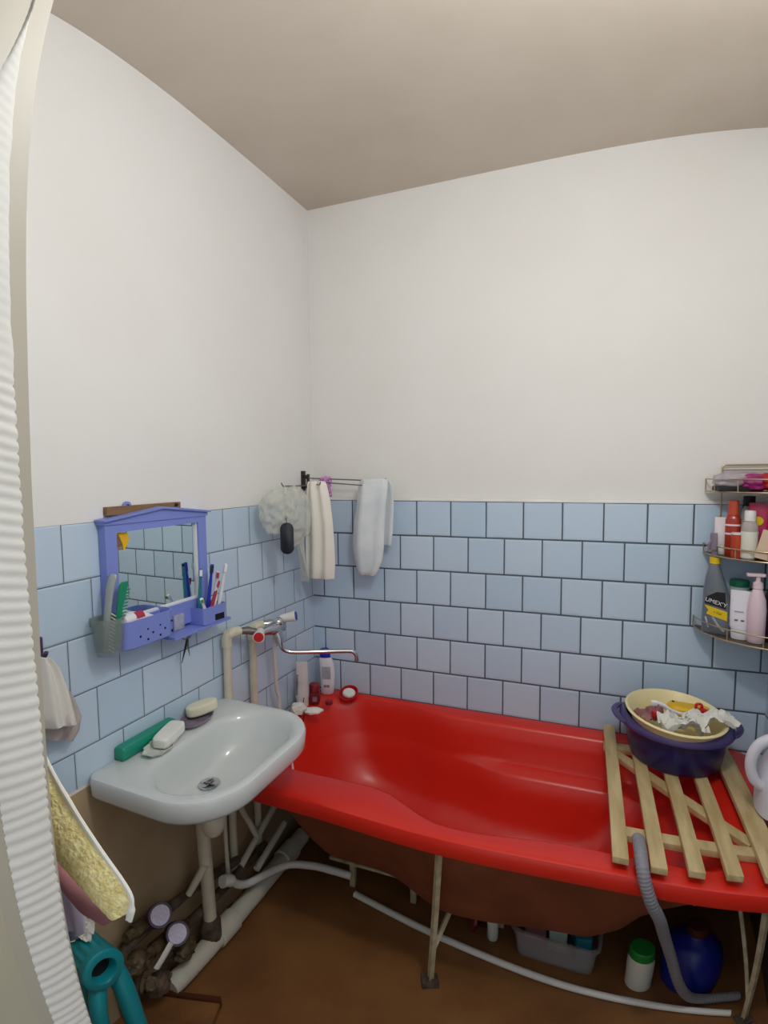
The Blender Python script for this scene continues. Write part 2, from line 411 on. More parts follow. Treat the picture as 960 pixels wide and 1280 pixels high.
# tiles stand 8 mm proud of the plaster
struct('trim_1', MB().box((0.915, 0.006, 1.02), (1.83, 0.012, 2 * (ZT - 1.02))), 'tile_back')
tl = MB().lwbox(0.0, 0.001, 0.0, 0.64, 0.58, ZT).lwbox(0.0, 0.001, 0.64, 1.86, 0.80, ZT)
for p in tl.v: p.y, p.x = p.y, p.x
RL = Matrix.Rotation(WA, 4, 'Z')
tl.v = [RL.inverted() @ p for p in tl.v]
o = struct('trim_2', tl, 'tile_left'); o.rotation_euler = (0, 0, WA)
struct('trim_3', MB().box((XR - 0.0005, -0.93, 1.02), (0.001, 1.85, 2 * (ZT - 1.02))), 'tile_right')
struct('trim_4', MB().box((0.915, -0.0005, ZT + 0.006), (1.83, 0.010, 0.013), 0.003), 'grout_cap')

# door frame on the left of the view
jb = MB()
jb.loft([[Vector((0.62, -1.935, z)), Vector((0.75, -1.935, z)), Vector((0.75, yi, z)), Vector((0.62, yi, z))] for z, yi in
         [(0, -1.869), (0.9, -1.868), (1.3, -1.866), (1.63, -1.8625), (1.9, -1.855), (2.1, -1.850), (2.12, -1.850)]], smooth=False)
struct('door_1', jb, 'jamb')
struct('trim_5', MB().box((0.70, -1.975, 1.06), (0.102, 0.1, 2.12), 0.004).box((0.70, -1.9195, 1.06), (0.096, 0.013, 2.12)), 'casing')
# ribbed strip wrapped on the jamb: pleats run across, the strip narrows towards the head of the frame
rs = MB(); loops = []
z = 0.3
while z < 2.075:
    t = 1 - smooth01((z - 1.86) / 0.215)
    if z > 2.07: t = 0.02
    jit = 0.0012 * noise.noise(Vector((z * 40, 3, 1)))
    ph = z / 0.0105 * 2 * PI + 2.0 * noise.noise(Vector((z * 25, 1, 5)))
    k = 0.0007 * (1 if z < 1.72 else 0.35)
    y0 = -1.872 + 0.004 * smooth01((1.60 - z) / 0.2) + jit - (1 - t) * 0.002; y1 = -1.872 - 0.0385 * max(t, 0.03)
    lp = []
    for j in range(9):
        u = j / 8; y = y0 + (y1 - y0) * u
        lift = 0.0025 * math.sin(PI * min(1, max(0, u))) ** 0.4
        lp.append(Vector((0.7502 + lift + k * math.sin(ph - u * 5.0), y, z)))
    lp += [Vector((0.7495, y1, z)), Vector((0.7495, y0, z))]
    loops.append(lp); z += 0.0105 / 4
rs.loft(loops)
single('door_seal_strip', rs, 'ribbed', 'white ribbed padding strip running up the door frame at the far left', 'door strip')

# ------------------------------------------------------------------ bathtub
def bulge(x): return 0.028 * math.exp(-((x - 0.82) / 0.35) ** 2)
def tub_loop(inset, z, xl, xr, arm=0.0, rl=0.2, rr=0.09, open_=True):
    P = rrect(-1, 1, -1, 1, (0, 0, 0, 0), z, 8, 22); out = []
    hx = (xr - xl) / 2; ry = 0.36
    L = rrect(xl, xr, -0.65 + inset, -0.07 - inset, (rl * 0.75, rr, rr, rl), z, 8, 22)
    for p in L:
        v = (p.y + 0.36) / 0.29
        # back edge: moves forward from x=0.45 on; front edge: soap shelf on the left, wider past x=0.84
        yb = 0.045 - 0.055 * smooth01((p.x - 0.45) / 0.25) - arm * smooth01((p.x - 0.70) / 0.28)
        yf = 0.0 - 0.105 * smooth01((p.x - 0.56) / 0.27) + 0.045 * smooth01((p.x - 0.86) / 0.35) + arm * 0.4 * smooth01((p.x - 0.70) / 0.28)
        w = max(0, min(1, (v + 1) / 2))
        out.append(Vector((p.x, p.y + yb * w + yf * (1 - w), z)))
    return out
def lip_loop(ins, z, bw=1.0):
    L = rrect(0.03 + ins, 1.775 - ins, -0.79 + ins, -0.004 - ins * 0.3, (0.07, 0.05, 0.03, 0.03), z, 8, 22)
    return [Vector((p.x, p.y - bw * bulge(p.x) * (1 if p.y < -0.5 else 0), p.z)) for p in L]
tub = thing('bathtub', 'bright red acrylic bathtub with brown unpainted underside, along the tiled back wall', 'bathtub', (0.87, -0.4, 0.0))
sh = MB()
def mid(a, b, t): return [p.lerp(q, t) for p, q in zip(a, b)]
def floor_loops(l):
    c_ = [sum(l, Vector()) / len(l)] * len(l)
    return [l, mid(l, c_, 0.5), mid(l, c_, 0.97)]
lipin = lip_loop(0.012, 0.602)
op0 = tub_loop(-0.014, 0.602, 0.062, 1.612)
op1 = tub_loop(-0.004, 0.598, 0.072, 1.602)
sh.loft([*[lip_loop(0.012, 0.553)], lip_loop(0.002, 0.549), lip_loop(0.0, 0.553), lip_loop(0.0, 0.588), lip_loop(0.003, 0.597), lipin, mid(lipin, op0, 0.5), op0, op1,
         tub_loop(0.004, 0.588, 0.082, 1.592), tub_loop(0.016, 0.54, 0.10, 1.545), tub_loop(0.03, 0.475, 0.125, 1.46),
         tub_loop(0.033, 0.462, 0.13, 1.445, 0.004), tub_loop(0.036, 0.448, 0.135, 1.43, 0.05), tub_loop(0.042, 0.436, 0.14, 1.42, 0.058), tub_loop(0.06, 0.36, 0.17, 1.37, 0.06),
         tub_loop(0.08, 0.29, 0.21, 1.32, 0.06), tub_loop(0.11, 0.245, 0.26, 1.26, 0.055), tub_loop(0.15, 0.222, 0.32, 1.2, 0.045), *floor_loops(tub_loop(0.2, 0.215, 0.4, 1.13, 0.03))], c0=False)
shell = part('tub_shell', sh, 'red', tub)
ud = MB()
ud.loft([lip_loop(0.03, 0.56), lip_loop(0.045, 0.545), tub_loop(-0.03, 0.53, 0.05, 1.59), tub_loop(0.0, 0.45, 0.10, 1.475, 0.0), tub_loop(0.03, 0.37, 0.15, 1.405, 0.02),
         tub_loop(0.05, 0.30, 0.19, 1.36, 0.02), tub_loop(0.07, 0.245, 0.24, 1.30, 0.02), tub_loop(0.11, 0.21, 0.32, 1.22, 0.02), *floor_loops(tub_loop(0.19, 0.2, 0.45, 1.14))], c0=False)
part('underside', ud, 'underside', tub, 'brown unpainted underside of the red bathtub')
def leg(a, b, r=0.011):
    mb = MB(); a = Vector(a); b = Vector(b); mb.tube([a, a.lerp(b, 0.5), b], r, 4)
    return mb
part('leg', leg((0.822, -0.785, 0.552), (0.772, -0.702, 0.012)), 'frame_paint', tub)
part('leg', leg((1.672, -0.735, 0.552), (1.742, -0.645, 0.01)), 'frame_paint', tub)
part('leg', leg((0.70, -0.1, 0.21), (0.70, -0.1, 0.01)), 'frame_paint', tub)
part('leg', leg((1.60, -0.1, 0.55), (1.63, -0.1, 0.01)), 'frame_paint', tub)
part('leg_brace', leg((0.778, -0.718, 0.13), (0.835, -0.52, 0.24), 0.009), 'frame_paint', tub)
part('leg_brace', leg((1.73, -0.66, 0.10), (1.67, -0.50, 0.36), 0.008), 'frame_paint', tub)
for (x, y) in ((0.770, -0.700), (1.744, -0.643)):
    fp = MB().box((x, y, 0.006), (0.055, 0.05, 0.011), 0.003, Matrix.Rotation(0.4, 3, 'Z')).lathe([(0.016, 0.011), (0.013, 0.03), (0.0, 0.032)], (x, y, 0), seg=12)
    part('foot_plate', fp, 'dirty_iron', tub, 'rusty foot plate under the bathtub leg')
cb = MB().box((0.62, -0.40, 0.095), (0.7, 0.03, 0.012), 0.002).box((0.37, -0.405, 0.045), (0.022, 0.02, 0.09), 0.002).box((0.62, -0.40, 0.045), (0.022, 0.02, 0.09), 0.002).box((0.95, -0.40, 0.045), (0.022, 0.02, 0.09), 0.002)
part('frame_rail', cb, 'frame_paint', tub)
ov = MB().lathe([(0.0, 0.0), (0.034, 0.0), (0.034, 0.006), (0.026, 0.012), (0.0, 0.013)], (0.098, -0.34, 0.515), (1, 0, 0.25), seg=24)
ovp = part('overflow', ov, 'dish_white', tub, 'white round overflow grille')
for k in range(5):
    a = 2 * PI * k / 5
    part('overflow_hole', MB().lathe([(0.006, 0.0105), (0.006, 0.0142), (0.0, 0.0145)], Vector((0.098, -0.34, 0.515)) + Vector((0, 0.018 * math.cos(a), 0.018 * math.sin(a))), (1, 0, 0.25), seg=10), 'dark_metal', ovp)

# ------------------------------------------------------------------ duckboard on the tub
db = thing('wooden_duckboard', 'pale wooden slatted bath rack laid across the right end of the red tub', 'bath rack', (1.47, -0.4, 0.603))
xs = [(1.305, 0.0), (1.394, -0.01), (1.482, 0.0), (1.571, 0.008), (1.672, 0.014)]
for i, (x, dy) in enumerate(xs):
    y1 = -0.026; y0 = -0.783 + dy
    part('slat', MB().box((x, (y0 + y1) / 2, 0.632), (0.058 if i == 4 else 0.040, y1 - y0, 0.018), 0.0025, Matrix.Rotation(0.004 * (i - 2), 3, 'Z')), 'wood', db)
for y in (-0.638, -0.15):
    part('cross_rail', MB().box((1.484, y, 0.613), (0.40, 0.042, 0.019), 0.002), 'wood', db)
dg = Vector((1.655, -0.60, 0.6125)) - Vector((1.315, -0.19, 0.6125))
part('diagonal_rail', MB().box((1.485, -0.395, 0.6125), (dg.length, 0.038, 0.018), 0.002, Matrix.Rotation(math.atan2(dg.y, dg.x), 3, 'Z')), 'wood', db)

# ------------------------------------------------------------------ washbasin
wb = thing('washbasin', 'white ceramic washbasin hung on the tiled left wall', 'washbasin', LW(0.0, 0.935, 0.80))
def bl(s0, s1, d0, d1, rb, rf, z, zf=None):
    L = rrect(s0, s1, d0, d1, (rb, rb, rf, rf), 0, 12, 10); out = []
    for p in L:
        zz = z if zf is None else z + (zf - z) * smooth01(p.y / 0.43)
        out.append(LW(p.y, p.x, zz))
    return out
bs = MB()
bs.loft([bl(0.87, 0.98, 0.12, 0.22, 0.04, 0.05, 0.635), bl(0.80, 1.06, 0.06, 0.28, 0.08, 0.1, 0.655), bl(0.72, 1.14, 0.02, 0.36, 0.08, 0.14, 0.715), bl(0.68, 1.185, 0.004, 0.405, 0.04, 0.16, 0.752),
         bl(0.668, 1.198, 0.002, 0.424, 0.03, 0.165, 0.760), bl(0.660, 1.205, 0.001, 0.432, 0.03, 0.17, 0.772), bl(0.658, 1.207, 0.001, 0.434, 0.03, 0.17, 0.812), bl(0.662, 1.203, 0.002, 0.430, 0.03, 0.168, 0.820), bl(0.670, 1.195, 0.006, 0.422, 0.03, 0.163, 0.8225),
         bl(0.688, 1.177, 0.105, 0.404, 0.14, 0.15, 0.8215), bl(0.698, 1.166, 0.113, 0.396, 0.135, 0.145, 0.816), bl(0.712, 1.150, 0.118, 0.384, 0.13, 0.135, 0.797),
         bl(0.745, 1.115, 0.125, 0.355, 0.11, 0.12, 0.745), bl(0.79, 1.07, 0.13, 0.315, 0.09, 0.09, 0.705), bl(0.85, 1.01, 0.14, 0.255, 0.05, 0.055, 0.69), bl(0.90, 0.965, 0.155, 0.215, 0.025, 0.025, 0.686)], c0=True)
part('basin_bowl', bs, 'ceramic', wb)
dr = MB().lathe([(0.0, 0.0), (0.030, 0.0), (0.033, 0.004), (0.026, 0.005), (0.022, 0.002), (0.0, 0.0015)], LW(0.182, 0.934, 0.6865), seg=24)
drp = part('drain', dr, 'chrome', wb, 'metal drain ring in the basin bowl')
part('drain_grate', MB().box(LW(0.182, 0.934, 0.690), (0.04, 0.004, 0.002)).box(LW(0.182, 0.934, 0.690), (0.004, 0.04, 0.002)), 'dull_steel', drp)

tp = thing('sink_trap', 'cream bottle trap and waste pipe under the white washbasin', 'waste pipe', LW(0.1, 0.87, 0.06))
b0 = LW(0.165, 0.905, 0)
part('trap_cup', MB().lathe([(0.0, 0.505), (0.026, 0.508), (0.037, 0.53), (0.038, 0.575), (0.030, 0.585), (0.026, 0.60), (0.026, 0.64), (0.0, 0.642)], b0, seg=20), 'cream_paint', tp)
part('waste_pipe', MB().tube(curve_pts([LW(0.15, 0.90, 0.555), LW(0.115, 0.887, 0.553), LW(0.095, 0.878, 0.53), LW(0.09, 0.872, 0.47), LW(0.085, 0.86, 0.28), LW(0.08, 0.85, 0.055)], 5), 0.022, 14), 'cream_paint', tp)
part('pipe_collar', MB().tube([LW(0.082, 0.852, 0.14), LW(0.081, 0.851, 0.12), LW(0.079, 0.85, 0.05)], [0.026, 0.034, 0.036], 14), 'dirty_iron', tp, 'grimy grey collar at the foot of the waste pipe')

sw = thing('sewer_pipe', 'thick cream plastic sewer pipe lying on the floor along the left wall', 'pipe', LW(0.08, 0.7, 0.0))
part('pipe_run', MB().tube([LW(0.085, 1.062, 0.042), LW(0.085, 0.9, 0.042), LW(0.085, 0.6, 0.044), LW(0.085, 0.28, 0.05)], 0.034, 18), 'pipe_plastic', sw)
part('socket', MB().tube([LW(0.085, 0.835, 0.043), LW(0.085, 0.83, 0.043), LW(0.085, 0.745, 0.043), LW(0.085, 0.74, 0.043)], [0.036, 0.041, 0.041, 0.036], 18), 'pipe_plastic', sw)
part('socket', MB().tube([LW(0.085, 0.44, 0.046), LW(0.085, 0.435, 0.046), LW(0.085, 0.36, 0.047), LW(0.085, 0.355, 0.047)], [0.036, 0.042, 0.042, 0.036], 18), 'pipe_plastic', sw)

hs = MB().tube(curve_pts([LW(0.095, 0.80, 0.235), LW(0.10, 0.77, 0.22), LW(0.10, 0.72, 0.165), LW(0.105, 0.67, 0.135), LW(0.13, 0.60, 0.125), LW(0.17, 0.52, 0.115), LW(0.25, 0.47, 0.10), LW(0.33, 0.45, 0.09), LW(0.40, 0.43, 0.075)], 6), [0.020] * 8 + [0.0135] * 41, 12)
single('drain_hose', hs, 'white_plastic', 'white plastic waste hose running from the wall pipe toward the tub underside', 'hose')
for i, (pts, r) in enumerate([([(0.05, 0.655, 0.62), (0.06, 0.65, 0.42), (0.075, 0.62, 0.33), (0.09, 0.60, 0.27)], 0.011), ([(0.05, 0.72, 0.60), (0.055, 0.73, 0.4), (0.07, 0.74, 0.18)], 0.008)]):
    single('supply_hose', MB().tube(curve_pts([LW(*p) for p in pts], 6), r, 10), 'pipe_plastic', ['thicker pale supply hose hanging behind the basin waste pipe', 'thinner pale supply hose dropping straight to the white waste hose'][i], 'hose')
for i, (a, b) in enumerate([((0.06, 0.66, 0.18), (0.06, 0.40, 0.30)), ((0.10, 0.62, 0.15), (0.09, 0.42, 0.20))]):
    single('supply_pipe', MB().tube([LW(*a), LW(*b)], 0.013, 10), 'pipe_plastic', ['upper slanting grey pipe in the shade below the basin', 'lower slanting grey pipe in the shade below the basin'][i], 'pipe')

# water meters and their pipework
for i, (d, s, z, lb) in enumerate([(0.10, 1.075, 0.335, 'purple water meter with pale dial, the higher one nearer the wall'), (0.12, 1.035, 0.245, 'purple water meter with pale dial, the lower one nearer the cream sewer pipe')]):
    c = LW(d, s, z); ax = Vector((0.62, -0.45, 0.64)).normalized()
    mt = thing('water_meter', lb, 'water meter', c - ax * 0.06, 'water meters below the basin')
    part('meter_body', MB().lathe([(0.0, -0.075), (0.03, -0.072), (0.036, -0.06), (0.036, -0.012), (0.034, 0.0), (0.028, 0.0), (0.028, -0.004), (0.0, -0.004)], c, ax, 24), 'meter_purple', mt)
    part('dial', MB().lathe([(0.0, -0.004), (0.0275, -0.004), (0.0275, -0.001), (0.0, 0.0)], c, ax, 24), 'meter_face', mt, 'pale lilac dial')
    e = LW(d - 0.055, s, z - 0.05)
    part('meter_coupling', MB().tube([e + Vector((0, -0.09, 0.02)), e + Vector((0, -0.06, 0.015)), e + Vector((0, -0.058, 0.015)), e + Vector((0, 0.06, -0.005)), e + Vector((0, 0.1, -0.02))], [0.016, 0.016, 0.022, 0.022, 0.016], 8), 'brass', mt)
vp = thing('valve_pipework', 'grimy cluster of pipes and valves at the foot of the left wall', 'pipework', LW(0.05, 1.1, 0.0))
part('pipe_run', MB().tube(curve_pts([LW(0.045, 1.19, 0.0), LW(0.045, 1.19, 0.22), LW(0.045, 1.14, 0.27), LW(0.045, 0.9, 0.26), LW(0.045, 0.66, 0.20)], 6), 0.016, 10), 'dirty_iron', vp)
part('pipe_run', MB().tube(curve_pts([LW(0.06, 1.17, 0.0), LW(0.06, 1.17, 0.14), LW(0.06, 1.1, 0.19), LW(0.06, 0.9, 0.17), LW(0.06, 0.51, 0.16)], 6), 0.016, 10), 'dirty_iron', vp)
part('valve_body', MB().ball(LW(0.07, 1.16, 0.22), 0.034, 3, (1, 1.3, 1), 0.35, 3), 'brass', vp)
part('valve_body', MB().ball(LW(0.10, 1.115, 0.12), 0.034, 3, (1, 1.3, 0.9), 0.4, 3), 'dirty_iron', vp)
part('valve_body', MB().ball(LW(0.09, 0.985, 0.13), 0.03, 3, (1, 1.5, 0.8), 0.4, 3), 'brass', vp)
part('valve_handle', MB().tube(curve_pts([LW(0.12, 1.13, 0.20), LW(0.13, 1.11, 0.225), LW(0.14, 1.08, 0.26)], 4), 0.010, 8, squash=0.5), 'white_plastic', vp, 'white lever handle')
part('valve_handle', MB().tube([LW(0.06, 0.92, 0.27), LW(0.10, 0.88, 0.36)], [0.011, 0.014], 10), 'cream_paint', vp)
part('fitting', MB().ball(LW(0.085, 1.105, 0.10), 0.03, 3, (1, 1.2, 0.9), 0.25, 4), 'white_plastic', vp, 'round white plastic fitting')
part('fitting', MB().lathe([(0.0, 0), (0.022, 0.0), (0.024, 0.03), (0.016, 0.034), (0.016, 0.05), (0.0, 0.05)], LW(0.10, 1.14, 0.14), (0.5, -0.5, 0.6), 8), 'brass', vp)

# ------------------------------------------------------------------ riser pipes and mixer tap
for s, top, nm in ((0.657, 1.062, 'left cream painted riser pipe ending at the red tap handle'), (0.510, 1.045, 'right cream painted riser pipe behind the mixer tap')):
    pts = [LW(0.028, s, 0.16), LW(0.028, s, 0.5), LW(0.028, s, top - 0.02)] + arc(LW(0.028, s, top - 0.02), 0.0, 0, 1, 1, (1, 0, 0), (0, 0, 1))[:0]
    rp = thing('riser_pipe', nm, 'pipe', LW(0.028, s, 0.16), 'riser pipes beside the tub')
    part('pipe_run', MB().tube(pts + [LW(0.032, s, top - 0.008), LW(0.045, s - 0.006, top)] , 0.0145, 14), 'cream_paint', rp)
    part('elbow', MB().tube([LW(0.028, s, top - 0.05), LW(0.028, s, top - 0.022), LW(0.032, s - 0.002, top - 0.006), LW(0.044, s - 0.012, top), LW(0.05, s - 0.045, top - 0.002)], [0.0185, 0.0195, 0.0195, 0.019, 0.017], 14), 'cream_paint', rp)
mx = thing('bath_mixer', 'chrome wall mixer tap with long swivel spout over the red tub', 'tap', LW(0.05, 0.45, 1.0))
part('connector', MB().tube([LW(0.05, 0.615, 1.060), LW(0.065, 0.585, 1.055), LW(0.085, 0.56, 1.045)], [0.012, 0.015, 0.013], 12), 'dull_steel', mx)
part('connector', MB().tube([LW(0.05, 0.47, 1.045), LW(0.07, 0.45, 1.045), LW(0.09, 0.43, 1.03)], [0.016, 0.018, 0.016], 12), 'chrome', mx)
part('mixer_body', MB().tube([LW(0.10, 0.555, 1.04), LW(0.10, 0.53, 1.04), LW(0.10, 0.49, 1.036), LW(0.10, 0.45, 1.033), LW(0.10, 0.415, 1.028), LW(0.10, 0.405, 1.03)], [0.014, 0.017, 0.024, 0.026, 0.022, 0.017], 18)
     .tube([LW(0.10, 0.46, 1.035), LW(0.115, 0.455, 1.0), LW(0.12, 0.455, 0.975)], [0.022, 0.02, 0.017], 16).ball(LW(0.105, 0.445, 1.052), 0.021, 3), 'chrome', mx)
for a, ax, cm in ((LW(0.105, 0.560, 1.045), Vector((0.45, -0.88, -0.05)), 'red_plastic'), (LW(0.105, 0.408, 1.060), Vector((0.80, 0.30, 0.15)), 'blue_cap')):
    hd = MB().lathe([(0.0, -0.012), (0.014, -0.012), (0.016, 0.0), (0.0175, 0.02), (0.021, 0.044), (0.0215, 0.05), (0.0, 0.05)], a, ax, 20)
    hp = part('tap_handle', hd, 'white_plastic', mx, 'white tap handle with %s end' % ('red' if cm == 'red_plastic' else 'blue'))
    part('handle_disc', MB().lathe([(0.0, 0.050), (0.0185, 0.050), (0.0175, 0.053), (0.0, 0.0535)], a, ax, 20), cm, hp)
part('spout', MB().tube(curve_pts([LW(0.12, 0.455, 0.985), LW(0.122, 0.452, 0.957), LW(0.135, 0.44, 0.940), LW(0.165, 0.42, 0.932), LW(0.25, 0.36, 0.926), LW(0.335, 0.297, 0.919), LW(0.352, 0.286, 0.914), LW(0.362, 0.280, 0.900), LW(0.365, 0.278, 0.876)], 5), 0.0085, 12), 'chrome', mx)
single('shower_hose', MB().tube(curve_pts([LW(0.085, 0.445, 1.0), LW(0.08, 0.44, 0.93), LW(0.07, 0.425, 0.86), LW(0.055, 0.40, 0.76), LW(0.048, 0.375, 0.70), LW(0.045, 0.37, 0.612)], 6), 0.0075, 10), 'white_plastic', 'thin white shower hose hanging down the tiles below the mixer tap', 'hose')

# ------------------------------------------------------------------ mirror shelf
ms = thing('mirror_shelf', 'periwinkle blue plastic framed mirror with built-in shelf and basket, on left wall', 'mirror', LW(0.0, 0.93, 1.14))
def qslab(mb, pts, d0, d1):
    a = [LW(d0, s, z) for s, z in pts]; b = [LW(d1, s, z) for s, z in pts]
    return mb.loft([a, b], smooth=False)
S0, S1 = 0.742, 1.128                     # right and left edge along the wall
fr = MB()
qslab(fr, [(S1, 1.15), (S1, 1.508), (1.092, 1.508), (1.092, 1.15)], 0.003, 0.030)
qslab(fr, [(0.778, 1.19), (0.778, 1.505), (S0, 1.505), (S0, 1.19)], 0.003, 0.030)
qslab(fr, [(1.092, 1.15), (1.092, 1.222), (0.778, 1.222), (0.778, 1.15)], 0.003, 0.030)
qslab(fr, [(1.092, 1.476), (1.092, 1.508), (0.778, 1.508), (0.778, 1.476)], 0.003, 0.030)
qslab(fr, [(S1 + 0.006, 1.500), (S1 + 0.006, 1.512), (0.935, 1.535), (S0 - 0.006, 1.508), (S0 - 0.006, 1.496)], 0.003, 0.034)
part('frame', fr, 'violet', ms)
qq = MB(); qslab(qq, [(S1 + 0.010, 1.509), (S1 + 0.010, 1.515), (0.935, 1.540), (S0 - 0.012, 1.513), (S0 - 0.012, 1.507), (0.935, 1.533)], 0.003, 0.044)
part('crown_moulding', qq, 'violet', ms)
part('hanging_tab', MB().lathe([(0.0065, 0.004), (0.014, 0.004), (0.014, 0.010), (0.0065, 0.010), (0.0065, 0.004)], LW(0.0, 1.035, 1.546), LW(1, 0, 0), 20, c0=False, c1=False), 'violet', ms)
part('mirror_pane', qslab(MB(), [(1.093, 1.222), (1.093, 1.477), (0.777, 1.477), (0.777, 1.222)], 0.010, 0.016), 'mirror', ms, 'mirror glass')
eg = MB()
for p in ([(1.093, 1.220), (1.093, 1.228), (0.777, 1.228), (0.777, 1.220)], [(0.783, 1.224), (0.783, 1.477), (0.777, 1.477), (0.777, 1.224)], [(1.093, 1.224), (1.093, 1.477), (1.088, 1.477), (1.088, 1.224)]):
    qslab(eg, p, 0.016, 0.023)
part('mirror_bead', eg, 'trim_white', ms, 'white bead round the mirror glass')
# lower shelf: back plate, ledge, perforated basket, brush cup
part('shelf_ledge', qslab(MB(), [(0.955, 1.132), (0.955, 1.140), (0.70, 1.140), (0.70, 1.132)], 0.003, 0.088), 'violet', ms)
part('shelf_back', qslab(MB(), [(0.955, 1.132), (0.955, 1.20), (0.778, 1.20), (0.778, 1.132)], 0.003, 0.012), 'violet_dark', ms)
def cup(sa, sb, da, db_, z0, z1, th, r):
    f = lambda i, z: [LW(p.y, p.x, z) for p in rrect(sa + i, sb - i, da + i, db_ - i, (r * 0.4, r * 0.4, r, r), 0, 6, 4)]
    return MB().loft([f(0.004, z0), f(0, z0 + 0.004), f(-0.002, z1), f(th - 0.002, z1), f(th, z0 + th), f(th + 0.004, z0 + th)])
bk = part('basket', cup(0.950, 1.128, 0.004, 0.088, 1.152, 1.232, 0.003, 0.03), 'violet', ms)
hp = []
random.seed(3)
for r_ in range(4):
    for c_ in range(6):
        if (r_ + c_) % 2: continue
        hp.append((0.965 + c_ * 0.022 + 0.004 * (r_ % 2), 1.168 + r_ * 0.015))
for s_, z_ in hp:
    part('basket_hole', MB().lathe([(0.0, 0), (0.0036, 0.0), (0.0034, 0.0006), (0.0, 0.0008)], LW(0.0885, s_, z_), LW(1, 0, 0), 10), 'hollow', bk, 'small dark hole in the basket front')
cp = part('brush_cup', cup(0.722, 0.826, 0.004, 0.086, 1.138, 1.198, 0.003, 0.008), 'violet', ms)
part('cup_slot', qslab(MB(), [(0.775, 1.147), (0.777, 1.168), (0.732, 1.166), (0.732, 1.145)], 0.0865, 0.0872), 'hollow', cp, 'dark slot in the front of the cup')
part('hook', MB().tube(curve_pts([LW(0.06, 0.885, 1.14), LW(0.075, 0.885, 1.136), LW(0.078, 0.885, 1.125), LW(0.07, 0.885, 1.118)], 5), 0.0025, 8), 'violet', ms)

single('wooden_batten', MB().lwbox(0.0015, 0.018, 0.84, 1.108, 1.524, 1.548, 0.002), 'wood_dark', 'short brown wooden batten behind the top of the blue framed mirror', 'batten')
single('screw_knob', MB().tube([LW(0.002, 0.862, 1.54), LW(0.02, 0.862, 1.54), LW(0.021, 0.862, 1.54), LW(0.026, 0.862, 1.54)], [0.003, 0.003, 0.006, 0.005], 10), 'dark_metal', 'dark screw head in the wall above the mirror crown', 'screw')
st = thing('mirror_sticker', 'yellow sticker with a dark figure at the top left of the mirror glass', 'sticker', LW(0.0161, 1.075, 1.43))
part('backing', qslab(MB(), [(1.087, 1.425), (1.087, 1.468), (1.075, 1.474), (1.048, 1.472), (1.040, 1.455), (1.046, 1.436), (1.060, 1.422)], 0.0162, 0.0166), 'yellow_plastic', st)
part('dark_figure', qslab(MB(), [(1.086, 1.425), (1.086, 1.466), (1.076, 1.468), (1.070, 1.456), (1.063, 1.438), (1.062, 1.424)], 0.0167, 0.0170), 'wood_dark', st)
part('pale_base', qslab(MB(), [(1.086, 1.424), (1.086, 1.432), (1.066, 1.434), (1.064, 1.427)], 0.0167, 0.0170), 'trim_white', st)

# things in the mirror shelf
tpst = thing('toothpaste_tube', 'crumpled white toothpaste tube lying in the blue perforated basket', 'toothpaste', LW(0.045, 1.07, 1.20))
f = []
for i, (s_, z_, w, h) in enumerate([(1.125, 1.226, 0.010, 0.010), (1.112, 1.228, 0.011, 0.011), (1.108, 1.228, 0.019, 0.018), (1.075, 1.232, 0.022, 0.019), (1.04, 1.228, 0.024, 0.014), (1.005, 1.218, 0.026, 0.005), (0.995, 1.216, 0.026, 0.003)]):
    f.append([LW(0.055 + w * math.cos(2 * PI * j / 20), s_, z_ + h * math.sin(2 * PI * j / 20) + 0.002 * noise.noise(Vector((i, j, 2)))) for j in range(20)])
part('tube_body', MB().loft(f), 'bottle_white', tpst)
part('print_band', MB().loft([[LW(0.055 + 0.0228 * math.cos(a), s_, 1.2315 + 0.0195 * math.sin(a)) for a in (0.05, 0.3, 0.6, 0.9, 1.2)] for s_ in (1.05, 1.078)], closed=False), 'tb_crimson', tpst, 'crimson print on the tube')
def toothbrush(base, tip, hm, headm, label, face=Vector((0.7, -0.7, 0))):
    base = Vector(base); tip = Vector(tip); L = tip - base
    r = thing('toothbrush', label, 'toothbrush', base, 'toothbrushes in the blue cup')
    part('handle', MB().tube([base, base + L * 0.35, base + L * 0.7, base + L * 0.82, base + L * 0.86, tip], [0.0052, 0.0068, 0.0055, 0.004, 0.0064, 0.0056], 8), hm, r)
    fc = face.normalized(); bt = MB()
    a = base + L * 0.87; b = tip - L * 0.02
    bt.loft([[p + fc * e + sd * 0.0042 for (e, sd) in ((0.003, L.cross(fc).normalized()), (0.013, L.cross(fc).normalized()), (0.013, -L.cross(fc).normalized()), (0.003, -L.cross(fc).normalized()))] for p in (a, a.lerp(b, 0.5), b)], smooth=False)
    part('bristles', bt, headm, r)
toothbrush(LW(0.040, 0.803, 1.143), LW(0.055, 0.800, 1.325), 'tb_teal', 'toy', 'teal toothbrush nearest the mirror glass in the blue cup')
toothbrush(LW(0.050, 0.778, 1.143), LW(0.075, 0.768, 1.335), 'tb_blue', 'navy_black', 'dark blue toothbrush with black bristles, tallest in the blue cup')
toothbrush(LW(0.060, 0.759, 1.143), LW(0.086, 0.755, 1.31), 'toy', 'tb_crimson', 'white toothbrush with crimson bristles in the middle of the blue cup')
toothbrush(LW(0.068, 0.795, 1.143), LW(0.080, 0.745, 1.275), 'tb_crimson', 'tb_crimson', 'short crimson toothbrush leaning right in the blue cup')
toothbrush(LW(0.060, 0.740, 1.143), LW(0.085, 0.712, 1.328), 'toy', 'toy', 'plain white toothbrush at the right end of the blue cup')
toothbrush(LW(0.070, 0.790, 1.143), LW(0.088, 0.838, 1.235), 'toy', 'tb_green', 'white toothbrush with green bristles leaning left out of the cup')
